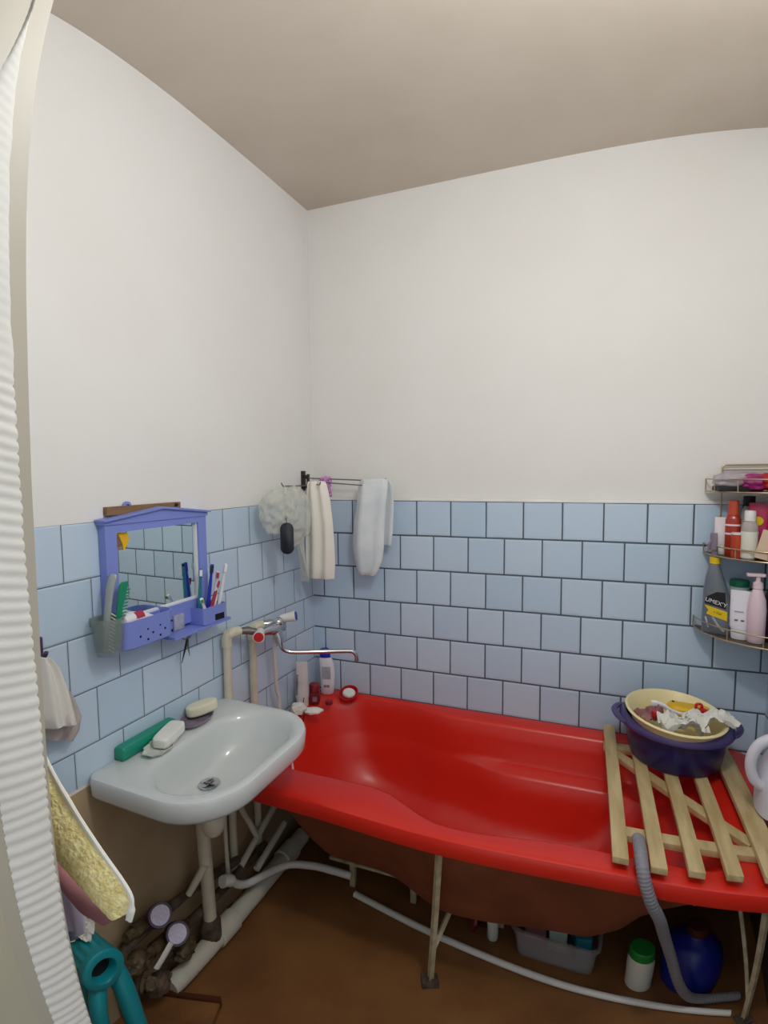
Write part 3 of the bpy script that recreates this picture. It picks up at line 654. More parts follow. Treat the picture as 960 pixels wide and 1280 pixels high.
single('small_tag', MB().lwbox(0.03, 0.036, 0.862, 0.905, 1.141, 1.19, 0.002), 'label_grey', 'small pale blue card standing on the mirror shelf beside the basket', 'card')
sc = thing('nail_scissors', 'small steel scissors hanging below the blue mirror shelf', 'scissors', LW(0.065, 0.90, 1.06))
part('blade', MB().tube([LW(0.072, 0.890, 1.118), LW(0.07, 0.897, 1.09), LW(0.068, 0.912, 1.045)], [0.004, 0.0045, 0.001], 6, squash=0.5), 'dark_metal', sc)
part('blade', MB().tube([LW(0.072, 0.888, 1.118), LW(0.07, 0.886, 1.09), LW(0.066, 0.876, 1.055)], [0.004, 0.0045, 0.001], 6, squash=0.5), 'dull_steel', sc)
for s_ in (0.898, 0.879):
    part('finger_ring', MB().tube(arc(LW(0.072, s_, 1.128), 0.010, 0, 2 * PI, 20, LW(0, 1, 0), (0, 0, 1))[:-1], 0.002, 6, cyc=True), 'dull_steel', sc)

hc = thing('brush_holder', 'translucent grey plastic cup hanging left of the mirror basket', 'cup', LW(0.05, 1.168, 1.155))
part('cup_body', MB().lathe([(0.0, 0), (0.030, 0.0), (0.033, 0.01), (0.042, 0.102), (0.039, 0.102), (0.030, 0.012), (0.0, 0.006)], LW(0.052, 1.150, 1.152), seg=26), 'clear', hc)
part('cup_bracket', MB().lwbox(0.002, 0.012, 1.135, 1.168, 1.225, 1.25, 0.002), 'clear', hc)
br = thing('hair_brush', 'clear-handled hair brush with cream bristles standing in the grey cup', 'hair brush', LW(0.05, 1.165, 1.16))
part('brush_body', MB().tube(curve_pts([LW(0.048, 1.155, 1.162), LW(0.05, 1.152, 1.24), LW(0.054, 1.140, 1.33), LW(0.056, 1.128, 1.368)], 5), [0.011] * 5 + [0.012] * 5 + [0.0135] * 5 + [0.010], 10, squash=0.6), 'clear_brush', br)
bb = MB()
for k in range(11):
    c = LW(0.060, 1.157 - k * 0.0012, 1.168 + k * 0.0095); bb.tube([c, c + LW(0.022, 0.004, -0.004)], [0.0024, 0.0018], 5)
o = part('bristle_row', bb, 'bristle', br)
cmb = thing('comb', 'green plastic comb leaning out of the grey cup', 'comb', LW(0.06, 1.15, 1.16))
part('comb_spine', MB().loft([[LW(d, s_, z_) for d, s_ in ((0.061, a), (0.065, a), (0.065, b), (0.061, b))] for z_, a, b in ((1.175, 1.145, 1.131), (1.27, 1.130, 1.113), (1.335, 1.118, 1.090), (1.342, 1.110, 1.092))], smooth=False), 'green_comb', cmb)
th_ = MB()
for k in range(16):
    t = k / 15; z_ = 1.19 + 0.13 * t; s_ = 1.143 - 0.03 * t
    th_.box(LW(0.063, s_ - 0.016 - 0.004 * t, z_ - 0.002), (0.003, 0.016, 0.0035))
part('comb_teeth', th_, 'green_comb', cmb)

# ------------------------------------------------------------------ on the washbasin
gb = MB(); Rg = Matrix(((CA, SA, 0), (SA, -CA, 0), (0, 0, 1)))
gb.loft([[LW(p.y, p.x, z) for p in rrect(0.915 + i, 1.115 - i, 0.004 + i, 0.040 - i, (0.006, 0.006, 0.006, 0.006), 0, 4, 3)] for i, z in ((0.003, 0.8235), (0, 0.827), (0, 0.857), (0.004, 0.862), (0.008, 0.862))])
single('green_case', gb, 'green', 'long green plastic case lying along the back of the washbasin', 'case')
d1 = thing('soap_dish', 'crumpled white soap dish at the back left of the washbasin', 'soap dish', LW(0.085, 1.02, 0.823))
def dish(c, rx, ry, h, rot, wav, seg=36):
    lo = []
    for r, z in ((0.6, 0.0), (0.78, 0.002), (0.97, h * 0.8), (1.0, h), (0.95, h), (0.76, 0.005), (0.3, 0.004)):
        l = []
        for j in range(seg):
            a = 2 * PI * j / seg; k = 1 + wav * math.sin(9 * a) * (r > 0.7)
            p = Matrix.Rotation(rot, 2) @ Vector((rx * r * k * math.cos(a), ry * r * k * math.sin(a)))
            l.append(LW(c[0] + p.y, c[1] + p.x, c[2] + z + wav * h * math.sin(7 * a + 1) * (r > 0.7)))
        lo.append(l)
    return MB().loft(lo)
part('dish_body', dish((0.082, 1.022, 0.8235), 0.060, 0.040, 0.014, 0.25, 0.07), 'dish_white', d1)
def soapbar(c, L, W, H, rot, tilt, p=3.0):
    lo = []; Rz = Matrix.Rotation(rot, 3, 'Z') @ Matrix.Rotation(tilt, 3, 'Y')
    for k in range(9):
        u = -1 + 2 * k / 8; zz = H / 2 * (abs(math.sin(u * PI / 2)) ** 0.8) * (1 if u > 0 else -1); sc_ = max(0.05, (1 - abs(u) ** 4)) ** 0.25 if abs(u) < 1 else 0.72
        sc_ = max(sc_, 0.72)
        l = []
        for j in range(32):
            a = 2 * PI * j / 32; cx = math.copysign(abs(math.cos(a)) ** (2 / p), math.cos(a)); sy_ = math.copysign(abs(math.sin(a)) ** (2 / p), math.sin(a))
            q = Rz @ Vector((L / 2 * cx * sc_, W / 2 * sy_ * sc_, zz)); l.append(LW(c[0] + q.y, c[1] + q.x, c[2] + q.z))
        lo.append(l)
    return MB().loft(lo)
single('soap_bar', soapbar((0.080, 0.985, 0.852), 0.104, 0.054, 0.032, 0.20, 0.12, 5.0), 'soap_white', 'white rectangular soap bar resting on the crumpled white dish', 'soap')
d2 = thing('soap_dish', 'purple-grey oval soap dish at the middle of the basin back', 'soap dish', LW(0.05, 0.85, 0.823))
part('dish_body', dish((0.058, 0.850, 0.8235), 0.068, 0.046, 0.016, 0.1, 0.0), 'dish_purple', d2)
single('soap_bar', soapbar((0.050, 0.815, 0.857), 0.102, 0.052, 0.034, -0.55, 0.10, 2.6), 'soap_cream', 'cream oval soap bar resting on the purple-grey dish', 'soap')

# ------------------------------------------------------------------ corner of the tub
tb = thing('shampoo_tube', 'tall grey-white tube standing in the corner behind the washbasin', 'tube', (0.045, -0.215, 0.602))
f = []
for z_, w, dp in ((0.602, 0.021, 0.018), (0.604, 0.024, 0.020), (0.64, 0.0245, 0.020), (0.645, 0.027, 0.020), (0.72, 0.026, 0.013), (0.80, 0.024, 0.003), (0.806, 0.024, 0.002)):
    f.append([Vector((0.048, -0.215, z_)) + Vector((w * math.cos(a), dp * math.sin(a) + 0.35 * w * math.cos(a), 0)) for a in [2 * PI * j / 24 for j in range(24)]])
part('tube_body', MB().loft(f), 'tube_grey', tb)
lb_ = [[Vector((0.048, -0.2165, z_)) + Vector((w * math.cos(a), dp * math.sin(a) + 0.35 * w * math.cos(a), 0)) for a in [PI * 1.22 + 0.5 * j / 5 for j in range(6)]] for z_, w, dp in ((0.66, 0.027, 0.0195), (0.72, 0.0265, 0.0135), (0.75, 0.0258, 0.0103))]
part('label_print', MB().loft(lb_, closed=False), 'label_dark', tb, 'grey printed label')
wbt = thing('shampoo_bottle', 'white shampoo bottle with blue cap behind the dark red jar', 'bottle', (0.105, -0.06, 0.602))
def flat_bottle(prof, c, rot, seg=28, pw=2.6):
    lo = []; Rz = Matrix.Rotation(rot, 3, 'Z')
    for z_, w, dp, ox in prof:
        lo.append([Vector(c) + Rz @ Vector((ox + w * math.copysign(abs(math.cos(a)) ** (2 / pw), math.cos(a)), dp * math.copysign(abs(math.sin(a)) ** (2 / pw), math.sin(a)), z_)) for a in [2 * PI * j / seg for j in range(seg)]])
    return MB().loft(lo)
part('bottle_body', flat_bottle([(0.0, 0.024, 0.016, 0.004), (0.004, 0.029, 0.019, 0.004), (0.05, 0.033, 0.021, 0.006), (0.10, 0.035, 0.021, 0.006), (0.145, 0.034, 0.02, 0.003), (0.172, 0.028, 0.018, -0.003), (0.176, 0.024, 0.016, -0.004)], (0.086, -0.055, 0.602), 0.3), 'bottle_white', wbt)
part('cap', flat_bottle([(0.1765, 0.025, 0.018, -0.003), (0.19, 0.025, 0.018, -0.004), (0.212, 0.021, 0.015, -0.006), (0.216, 0.018, 0.013, -0.006)], (0.086, -0.055, 0.602), 0.3), 'blue_cap', wbt, 'dark blue cap')
part('label_print', MB().loft([[Vector((0.086, -0.055, 0.602)) + Matrix.Rotation(0.3, 3, 'Z') @ Vector((x, -0.0214, z_)) for x in (-0.016, 0.004, 0.024)] for z_ in (0.075, 0.10, 0.135)], closed=False), 'label_grey', wbt, 'pale violet label')
part('small_print', MB().box(Vector((0.086, -0.055, 0.602)) + Matrix.Rotation(0.3, 3, 'Z') @ Vector((0.004, -0.0212, 0.042)), (0.026, 0.001, 0.012), 0, Matrix.Rotation(0.3, 3, 'Z')), 'label_dark', wbt)
rj = thing('cosmetic_jar', 'dark red jar with ridged lid standing in the tub corner', 'jar', (0.082, -0.165, 0.602))
part('jar_body', MB().box((0.082, -0.165, 0.6295), (0.046, 0.046, 0.053), 0.006, Matrix.Rotation(0.35, 3, 'Z')), 'dark_red', rj)
part('jar_lid', MB().lathe([(0.0, 0.0), (0.0225, 0.0), (0.0235, 0.004), (0.0235, 0.030), (0.021, 0.034), (0.0, 0.034)], (0.082, -0.165, 0.657), seg=28), 'dark_red_lid', rj)
part('jar_label', MB().box(Vector((0.082, -0.165, 0.628)) + Matrix.Rotation(0.35, 3, 'Z') @ Vector((0.004, -0.0233, 0)), (0.02, 0.001, 0.022), 0, Matrix.Rotation(0.35, 3, 'Z')), 'dish_purple', rj)
single('bottle_cap', MB().lathe([(0.0, 0), (0.0165, 0.0), (0.0175, 0.003), (0.0165, 0.015), (0.013, 0.017), (0.0, 0.0175)], (0.148, -0.155, 0.6025), seg=20), 'dark_red_lid', 'small dark red cap lying on the tub rim', 'cap')
rd = thing('soap_cup', 'bright pink-red round dish tilted on the tub rim by the back wall', 'soap dish', (0.205, -0.045, 0.602))
axd = Vector((0.05, -0.45, 0.9)).normalized(); cd = Vector((0.205, -0.060, 0.6125))
part('dish_body', MB().lathe([(0.0, -0.006), (0.03, -0.006), (0.040, 0.0), (0.044, 0.016), (0.041, 0.016), (0.036, 0.004), (0.0, 0.002)], cd, axd, 28), 'red_plastic', rd)
single('soap_bar', MB().lathe([(0.0, 0.0), (0.026, 0.0), (0.031, 0.006), (0.031, 0.012), (0.026, 0.018), (0.0, 0.02)], cd + axd * 0.0035 + Vector((0.0, 0, 0)), axd, 24, sx=1.0, sy=0.82), 'soap_white', 'white round soap in the pink-red dish on the tub rim', 'soap')
spg = MB().ball((0.075, -0.300, 0.632), 0.033, 3, (1.0, 1.0, 0.85), 0.35, 2.2)
single('white_sponge', spg, 'sponge', 'small white sponge lump squeezed between washbasin and tub corner', 'sponge')
sh2 = MB().ball((0.122, -0.262, 0.614), 0.034, 3, (1.35, 0.75, 0.36), 0.3, 2.0, Matrix.Rotation(0.35, 3, 'Z'))
single('pumice_stone', sh2, 'soap_white', 'flat pale pumice stone on the tub rim beside the washbasin', 'pumice')
single('black_strap', MB().tube(curve_pts([(0.082, -0.262, 0.665), (0.092, -0.285, 0.640), (0.103, -0.30, 0.610), (0.106, -0.315, 0.585), (0.108, -0.325, 0.55)], 5), 0.0042, 8, squash=0.5), 'black', 'thin black strap hanging over the tub rim beside the basin', 'strap')
single('plug_chain', MB().tube(curve_pts([(0.145, -0.48, 0.58), (0.16, -0.50, 0.53), (0.185, -0.52, 0.46), (0.215, -0.52, 0.40)], 6), 0.0045, 8), 'pink_tube', 'thin pale cord hanging inside the tub below the basin', 'cord')

# ------------------------------------------------------------------ rotating towel rail in the corner
tr = thing('towel_rail', 'small dark metal swivel towel rail on the corner of the left wall', 'towel rail', LW(0.0, 0.075, 1.57))
pv = LW(0.030, 0.075, 0)
part('bracket', MB().lwbox(0.001, 0.008, 0.06, 0.09, 1.555, 1.645, 0.002).tube([LW(0.006, 0.075, 1.62), LW(0.03, 0.075, 1.615)], 0.008, 8).tube([LW(0.006, 0.075, 1.575), LW(0.03, 0.075, 1.575)], 0.008, 8).tube([pv + Vector((0, 0, 1.56)), pv + Vector((0, 0, 1.63))], 0.007, 10), 'dark_metal', tr)
armdef = [((0.40, -0.085, 1.596), 1.612), ((0.325, -0.115, 1.578), 1.598), ((0.165, -0.225, 1.585), 1.590), (tuple(LW(0.10, 0.385, 1.585)), 1.578)]
for e, z0 in armdef:
    a = Vector((pv.x, pv.y, z0)); e = Vector(e); d = (e - a).normalized()
    part('arm', MB().tube([a, a.lerp(e, 0.5), e - d * 0.012, e - d * 0.004 + Vector((0, 0, 0.002)), e + d * 0.006 + Vector((0, 0, 0.012))], 0.0028, 8), 'dull_steel', tr)
# cloths on the rail
def vdir(x, y): return Vector((x, y, 0)).normalized()
w = vdir(1, 0.05)
c1 = Vector((0.118, -0.175, 0))
stn = []
for z_, hw, dp, sh_ in ((1.600, 0.030, 0.008, 0), (1.598, 0.040, 0.014, 0.002), (1.585, 0.045, 0.019, 0.004), (1.52, 0.055, 0.022, 0.008), (1.42, 0.062, 0.023, 0.013), (1.32, 0.066, 0.022, 0.014), (1.24, 0.067, 0.020, 0.013), (1.185, 0.066, 0.017, 0.010), (1.178, 0.064, 0.012, 0.010)):
    stn.append((c1 + w * sh_ + Vector((0, 0, z_)), w * hw, dp, vdir(-0.05, 1)))
single('hand_towel', MB().drape(stn, 2.2, 0.008, 0.6, seed=2.0), 'towel_cream', 'cream white hand towel folded over the corner rail, middle of the hanging cloths', 'towel')
w = vdir(1, -0.12); c2 = Vector((0.330, -0.095, 0)); stn = []
for z_, hw, dp, sh_ in ((1.606, 0.055, 0.008, 0.028), (1.600, 0.068, 0.020, 0.026), (1.57, 0.074, 0.026, 0.020), (1.50, 0.073, 0.028, 0.012), (1.42, 0.077, 0.029, 0.0), (1.37, 0.079, 0.030, -0.004), (1.32, 0.080, 0.030, -0.006), (1.26, 0.072, 0.026, -0.008), (1.215, 0.056, 0.02, -0.012), (1.195, 0.046, 0.014, -0.014), (1.19, 0.04, 0.008, -0.014)):
    stn.append((c2 + w * sh_ + Vector((0, 0, z_)), w * hw, dp, vdir(0.12, 1)))
o = thing('bath_towel', 'pale bluish towel at the right end of the corner rail against the tiles', 'towel', c2 + Vector((0, 0, 1.19)))
part('towel_front', MB().drape(stn, 1.6, 0.006, 0.2, seed=5.0), 'towel_pale', o)
stn = []
for z_, hw, dp, sh_ in ((1.600, 0.04, 0.004, 0.045), (1.58, 0.05, 0.006, 0.052), (1.50, 0.05, 0.006, 0.055), (1.40, 0.045, 0.006, 0.053), (1.325, 0.042, 0.005, 0.05), (1.32, 0.038, 0.003, 0.05)):
    stn.append((c2 + Vector((0, 0.045, 0)) + w * sh_ + Vector((0, 0, z_)), w * hw, dp, vdir(0.12, 1)))
part('towel_back_flap', MB().drape(stn, 1.5, 0.004, 0.2, seed=6.0), 'towel_pale', o)
nb = MB().ball(LW(0.10, 0.415, 1.485), 0.088, 5, (0.75, 0.95, 1.0), 0.22, 3.6).ball(LW(0.10, 0.30, 1.46), 0.084, 5, (0.7, 0.95, 1.4), 0.22, 3.2)
lf = thing('mesh_pouf', 'white net bath pouf hanging in the corner left of the towels', 'bath sponge', LW(0.10, 0.37, 1.40))
part('net_ball', nb, 'net', lf)
stn = []
for z_, hw, sh_ in ((1.43, 0.06, 0.0), (1.36, 0.05, -0.005), (1.28, 0.035, -0.02), (1.21, 0.018, -0.035), (1.17, 0.006, -0.04)):
    stn.append((LW(0.09, 0.255 + sh_, z_), LW(0.02, hw, 0) , 0.012, LW(1, 0, 0)))
part('net_tail', MB().drape(stn, 2.5, 0.006, 0.0, seed=9.0), 'net', lf)
part('hanging_cord', MB().tube([LW(0.10, 0.37, 1.588), LW(0.10, 0.372, 1.55)], 0.002, 6), 'white_cloth', lf)
ob = MB(); q = []
bc_ = LW(0.165, 0.455, 0); bw_ = vdir(0.87, 0.5); bn_ = vdir(0.5, -0.87)
for i, k in ((0.0035, 0.0), (0.0, 0.003), (0.0, 0.013), (0.0035, 0.016)):
    q.append([bc_ + bw_ * p.x + bn_ * k + Vector((0, 0, p.y)) for p in rrect(-0.0255 + i, 0.0255 - i, 1.330 + i, 1.450 - i, (0.0254 - i * 0.9,) * 4, 0, 8, 4)])
ob.loft(q)
ob.tube([bc_ + bn_ * 0.008 + Vector((0, 0, 1.448)), LW(0.11, 0.39, 1.575), LW(0.10, 0.375, 1.583)], 0.0014, 5)
single('foot_brush', ob, 'navy_black', 'navy black oval brush hanging in front of the white net pouf', 'brush')
for k, (t, hz, lb) in enumerate([(0.22, 0.0, 'left of two mauve hair bands on the rail'), (0.265, -0.006, 'right of two mauve hair bands on the rail')]):
    p0 = Vector((pv.x, pv.y, 1.612)).lerp(Vector((0.40, -0.085, 1.596)), t)
    hb = MB(); ring = []
    for j in range(28):
        a = 2 * PI * j / 28; ring.append(p0 + Vector((0.016 * math.sin(a) + 0.006 * math.cos(2 * a), 0.004 * math.sin(3 * a), -0.020 + hz + (0.024 + 0.016 * k) * math.cos(a) - 0.012 * k)))
    hb.tube(ring, [0.0078 + 0.003 * math.sin(j * 2.3) for j in range(28)], 8, cyc=True)
    single('hair_band', hb, 'pink_band', lb, 'hair band', 'mauve hair bands on the towel rail')

# ------------------------------------------------------------------ basins on the duckboard
nv = thing('washing_bowl', 'large dark blue plastic basin with handles standing on the wooden rack', 'basin', (1.508, -0.195, 0.6415))
c = (1.508, -0.195, 0.6415); BS = 0.93
part('bowl', MB().lathe([(0.0, 0.0), (0.145, 0.0), (0.152, 0.006), (0.163, 0.06), (0.172, 0.125), (0.176, 0.128), (0.176, 0.142), (0.170, 0.142), (0.162, 0.115), (0.148, 0.012), (0.0, 0.008)], c, seg=56, sx=BS, sy=BS), 'navy', nv)
part('rim', MB().lathe([(0.170, 0.136), (0.186, 0.128), (0.191, 0.118), (0.193, 0.122), (0.190, 0.134), (0.176, 0.147), (0.168, 0.146)], c, seg=56, c0=False, c1=False, sx=BS, sy=BS), 'navy_rim', nv)
for sg in (-1, 1):
    hq = []
    for j in range(17):
        a = -0.42 + 0.84 * j / 16; r = 0.172 + 0.020 * math.sin(PI * j / 16) ** 0.6
        hq.append(Vector(c) + Vector((sg * r * math.cos(a), r * math.sin(a), 0.130 + 0.006 * math.sin(PI * j / 16))))
    part('handle', MB().tube(hq, 0.008, 8, squash=1.4), 'navy_rim', nv)
cb_ = thing('cream_bowl', 'cream plastic bowl of small things nested in the dark blue basin', 'bowl', (1.495, -0.2, 0.70))
cc = Vector((1.497, -0.225, 0.715)); axb = Vector((0.05, -0.08, 1)).normalized()
part('bowl', MB().lathe([(0.0, 0.0), (0.09, 0.0), (0.105, 0.01), (0.135, 0.055), (0.152, 0.092), (0.160, 0.096), (0.163, 0.102), (0.156, 0.106), (0.147, 0.098), (0.128, 0.058), (0.098, 0.014), (0.0, 0.008)], cc, axb, 56, sx=0.955, sy=0.955), 'cream_plastic', cb_)
yt = MB().ball((1.550, -0.165, 0.800), 0.05, 3, (1.5, 0.62, 0.42), 0.12, 1.5, Matrix.Rotation(-0.12, 3, 'Z'))
yw = thing('yellow_soap_box', 'yellow plastic soap box lying in the cream bowl', 'soap box', (1.55, -0.165, 0.775))
yb = MB(); q = []
for i, z_ in ((0.006, 0.0), (0.0, 0.006), (0.0, 0.026), (0.006, 0.034), (0.014, 0.036)):
    q.append([Matrix.Rotation(-0.1, 3, 'Z') @ p + Vector((1.555, -0.16, 0.778)) for p in rrect(-0.068 + i, 0.068 - i, -0.033 + i, 0.033 - i, (0.026 - i,) * 4, z_, 6, 4)])
yb.loft(q)
part('box_body', yb, 'yellow_plastic', yw)
part('dark_button', MB().lathe([(0, 0), (0.005, 0), (0.004, 0.003), (0, 0.0035)], (1.508, -0.142, 0.8135), seg=12), 'black', yw)
single('spatula', MB().tube(curve_pts([(1.435, -0.185, 0.815), (1.465, -0.19, 0.816), (1.50, -0.215, 0.809), (1.56, -0.235, 0.803), (1.60, -0.24, 0.800)], 5), [0.012] * 4 + [0.009] * 4 + [0.006] * 13, 10, squash=0.5), 'bottle_white', 'white plastic spatula lying across the cream bowl', 'spatula')
rc = MB().tube(curve_pts([(1.568, -0.20, 0.826), (1.573, -0.188, 0.834), (1.585, -0.192, 0.836), (1.585, -0.208, 0.832)], 5), 0.0045, 8).box((1.592, -0.216, 0.822), (0.036, 0.02, 0.016), 0.004, Matrix.Rotation(-0.7, 3, 'Z'))
single('red_clip', rc, 'red_plastic', 'bright red clip on the yellow soap box in the cream bowl', 'clip')
single('red_bottle_top', MB().box((1.437, -0.262, 0.811), (0.018, 0.018, 0.022), 0.003, Matrix.Rotation(0.3, 3, 'Z')), 'red_plastic', 'small red cap among the rags in the cream bowl', 'cap')
rg = MB()
def crumple(c, L, W, H, seed, rot=0.0, n=18):
    vs = []; fs = []
    Rz = Matrix.Rotation(rot, 3, 'Z')
    for side in (1, -1):
        for i in range(n):
            for j in range(n):
                u = -1 + 2 * i / (n - 1); v = -1 + 2 * j / (n - 1); edge = 1 - max(abs(u), abs(v)) ** 6
                h = noise.noise(Vector((u * 1.8 + seed, v * 1.8, seed))) * H + 0.45 * H * noise.noise(Vector((u * 4.5, v * 4.5 + seed, 2)))
                p = Vector((u * L / 2 * (1 + 0.15 * noise.noise(Vector((v * 2, seed, 1)))), v * W / 2 * (1 + 0.2 * noise.noise(Vector((u * 2, seed, 7)))), h + side * 0.003 * edge))
                vs.append(Rz @ p + Vector(c))
    for s_ in (0, n * n):
        for i in range(n - 1):
            for j in range(n - 1): fs.append([s_ + i * n + j, s_ + (i + 1) * n + j, s_ + (i + 1) * n + j + 1, s_ + i * n + j + 1])
    rim_ = [i * n for i in range(n)] + [(n - 1) * n + j for j in range(1, n)] + [i * n + n - 1 for i in range(n - 2, -1, -1)] + [j for j in range(n - 2, 0, -1)]
    m_ = len(rim_)
    for k in range(m_): a, b = rim_[k], rim_[(k + 1) % m_]; fs.append([a, b, b + n * n, a + n * n])
    return MB().add(vs, fs, True)
single('crumpled_rag', crumple((1.512, -0.29, 0.812), 0.14, 0.10, 0.055, 3.1, 0.1), 'paper', 'crumpled white rag bunched in the middle of the cream bowl', 'rag')
single('crumpled_rag', crumple((1.595, -0.275, 0.832), 0.15, 0.065, 0.035, 8.3, 0.22), 'paper', 'off-white rag hanging over the right rim of the cream bowl', 'rag')
single('crumpled_rag', crumple((1.435, -0.225, 0.796), 0.10, 0.07, 0.025, 5.7, 0.5), 'pink_cloth', 'dusky pink rag at the left side of the cream bowl', 'rag')

# big milky jug at the right edge
jg = thing('detergent_jug', 'large milky white jug with loop handle on the rack at the right edge', 'jug', (1.722, -0.46, 0.642))
part('jug_body', flat_bottle([(0.0, 0.044, 0.060, 0), (0.006, 0.050, 0.068, 0), (0.09, 0.052, 0.070, 0), (0.13, 0.050, 0.066, 0.002), (0.17, 0.040, 0.052, 0.010), (0.215, 0.026, 0.03, 0.018), (0.235, 0.02, 0.02, 0.020), (0.25, 0.02, 0.02, 0.020)], (1.738, -0.46, 0.643), 0.0), 'jug', jg)
part('jug_handle', MB().tube(curve_pts([(1.741, -0.485, 0.872), (1.706, -0.49, 0.880), (1.672, -0.492, 0.855), (1.657, -0.492, 0.805), (1.669, -0.49, 0.755), (1.701, -0.485, 0.728)], 6), 0.015, 12), 'jug', jg)
part('jug_cap', MB().lathe([(0.0, 0.0), (0.024, 0.0), (0.025, 0.004), (0.024, 0.028), (0.0, 0.03)], (1.758, -0.46, 0.893), seg=22), 'red_plastic', jg, 'red screw cap')

# drain hose over the tub rim
pts = curve_pts([(1.350, -0.70, 0.648), (1.350, -0.755, 0.655), (1.352, -0.803, 0.640), (1.362, -0.818, 0.60), (1.380, -0.815, 0.55), (1.405, -0.79, 0.49), (1.43, -0.74, 0.40), (1.462, -0.70, 0.30), (1.505, -0.66, 0.17), (1.55, -0.62, 0.08), (1.60, -0.585, 0.035), (1.66, -0.565, 0.024), (1.73, -0.55, 0.022)], 22)
single('washer_drain_hose', MB().tube(pts, [0.0162 + 0.0008 * math.sin(i * PI / 2) for i in range(len(pts))], 12), 'grey_hose', 'grey corrugated drain hose hooked over the tub rim between rack slats', 'hose')

# ------------------------------------------------------------------ under the tub
single('floor_pipe', MB().tube(curve_pts([(0.40, -0.458, 0.013), (0.56, -0.492, 0.013), (0.73, -0.526, 0.013), (1.02, -0.572, 0.013), (1.22, -0.596, 0.013), (1.49, -0.612, 0.013), (1.70, -0.622, 0.013)], 6), 0.0115, 12), 'white_plastic', 'long white plastic pipe lying on the floor beneath the tub front', 'pipe')
bx = thing('storage_box', 'clear plastic box of odds and ends on the floor under the tub', 'storage box', (1.15, -0.43, 0.0))
R_ = Matrix.Rotation(-0.08, 3, 'Z'); q = []
for x_, y_, z_, r in ((0.118, 0.085, 0.0, 0.02), (0.125, 0.092, 0.006, 0.025), (0.138, 0.102, 0.105, 0.03), (0.146, 0.11, 0.107, 0.03), (0.146, 0.11, 0.112, 0.03), (0.135, 0.099, 0.112, 0.028), (0.122, 0.089, 0.01, 0.022), (0.11, 0.08, 0.006, 0.02)):
    q.append([R_ @ p + Vector((1.148, -0.425, 0.001)) for p in rrect(-x_, x_, -y_, y_, (r,) * 4, z_, 6, 6)])
part('box_body', MB().loft(q), 'box_clear', bx)
for nm, cc_, sz, m_, lb in (('small_carton', (1.07, -0.40, 0.065), (0.07, 0.10, 0.10), 'pink_cloth', 'dusky pink packet at the left inside the clear box'), ('small_carton', (1.15, -0.43, 0.075), (0.06, 0.08, 0.12), 'jar_green', 'pale packet in the middle of the clear box'), ('small_carton', (1.225, -0.43, 0.06), (0.055, 0.11, 0.09), 'tb_teal', 'teal packet at the right inside the clear box')):
    single(nm, MB().box(cc_, sz, 0.012, Matrix.Rotation(0.3 * (cc_[0] * 7 % 1), 3, 'Z')), m_, lb, 'packet')
j = thing('plastic_jar', 'white plastic jar with green lid on the floor behind the white pipe', 'jar', (1.410, -0.515, 0.0))
part('jar_body', MB().lathe([(0.0, 0.0), (0.036, 0.0), (0.042, 0.006), (0.043, 0.10), (0.038, 0.118), (0.034, 0.122), (0.0, 0.122)], (1.410, -0.515, 0.001), seg=28), 'jar_white', j)
part('jar_lid', MB().lathe([(0.0, 0.0), (0.040, 0.0), (0.041, 0.004), (0.040, 0.026), (0.036, 0.03), (0.0, 0.03)], (1.410, -0.515, 0.1205), seg=28), 'lid_green', j, 'green screw lid')
bk2 = thing('blue_canister', 'dark blue rounded plastic canister under the right end of the tub', 'canister', (1.575, -0.46, 0.0))
part('canister_body', MB().lathe([(0.0, 0.0), (0.082, 0.0), (0.092, 0.006), (0.098, 0.05), (0.097, 0.10), (0.086, 0.145), (0.062, 0.17), (0.034, 0.182), (0.03, 0.19), (0.0, 0.191)], (1.575, -0.46, 0.001), seg=40), 'bucket_blue', bk2)
part('canister_cap', MB().lathe([(0.0, 0.0), (0.034, 0.0), (0.035, 0.004), (0.033, 0.03), (0.0, 0.032)], (1.575, -0.46, 0.1925), seg=24), 'red_wood', bk2, 'red-brown screw cap')
sb = thing('small_bottle', 'small white bottle with yellow cap standing under the tub', 'bottle', (0.93, -0.46, 0.0))
part('bottle_body', MB().lathe([(0.0, 0), (0.018, 0.0), (0.02, 0.004), (0.02, 0.07), (0.010, 0.085), (0.010, 0.09), (0.0, 0.09)], (0.93, -0.46, 0.001), seg=18), 'jar_white', sb)
part('cap', MB().lathe([(0.0, 0.0), (0.0115, 0), (0.0115, 0.018), (0.0, 0.019)], (0.93, -0.46, 0.0905), seg=14), 'yellow_plastic', sb)
single('folded_rag', crumple((0.90, -0.40, 0.035), 0.13, 0.10, 0.045, 4.4, 0.3), 'dark_red', 'dark red rag on the floor beside the clear box', 'rag')

# ------------------------------------------------------------------ lower left foreground
tl_ = thing('teal_stand', 'teal plastic stand with ribbed hollow hub and splayed legs, lower left', 'stand', (0.06, -1.33, 0.0))
hc_ = Vector((0.130, -1.361, 0.421)); hax = Vector((0.132, -0.037, 0.006)).normalized()
hub = []
qd = Vector((0, 0, 1)).rotation_difference(hax)
for r, zz, rib in ((0.0, -0.135, 0), (0.044, -0.135, 0.5), (0.048, -0.128, 1), (0.054, -0.03, 1), (0.055, -0.026, 0), (0.0575, -0.022, 0), (0.0575, -0.004, 0), (0.053, 0.0, 0), (0.036, 0.0, 0), (0.033, -0.004, 0), (0.031, -0.08, 0), (0.0, -0.08, 0)):
    hub.append([hc_ + qd @ Vector(((r + rib * 0.0022 * math.cos(14 * a)) * math.cos(a), (r + rib * 0.0022 * math.cos(14 * a)) * math.sin(a), zz)) for a in [2 * PI * k / 84 for k in range(84)]])
part('hub', MB().loft(hub), 'teal', tl_)
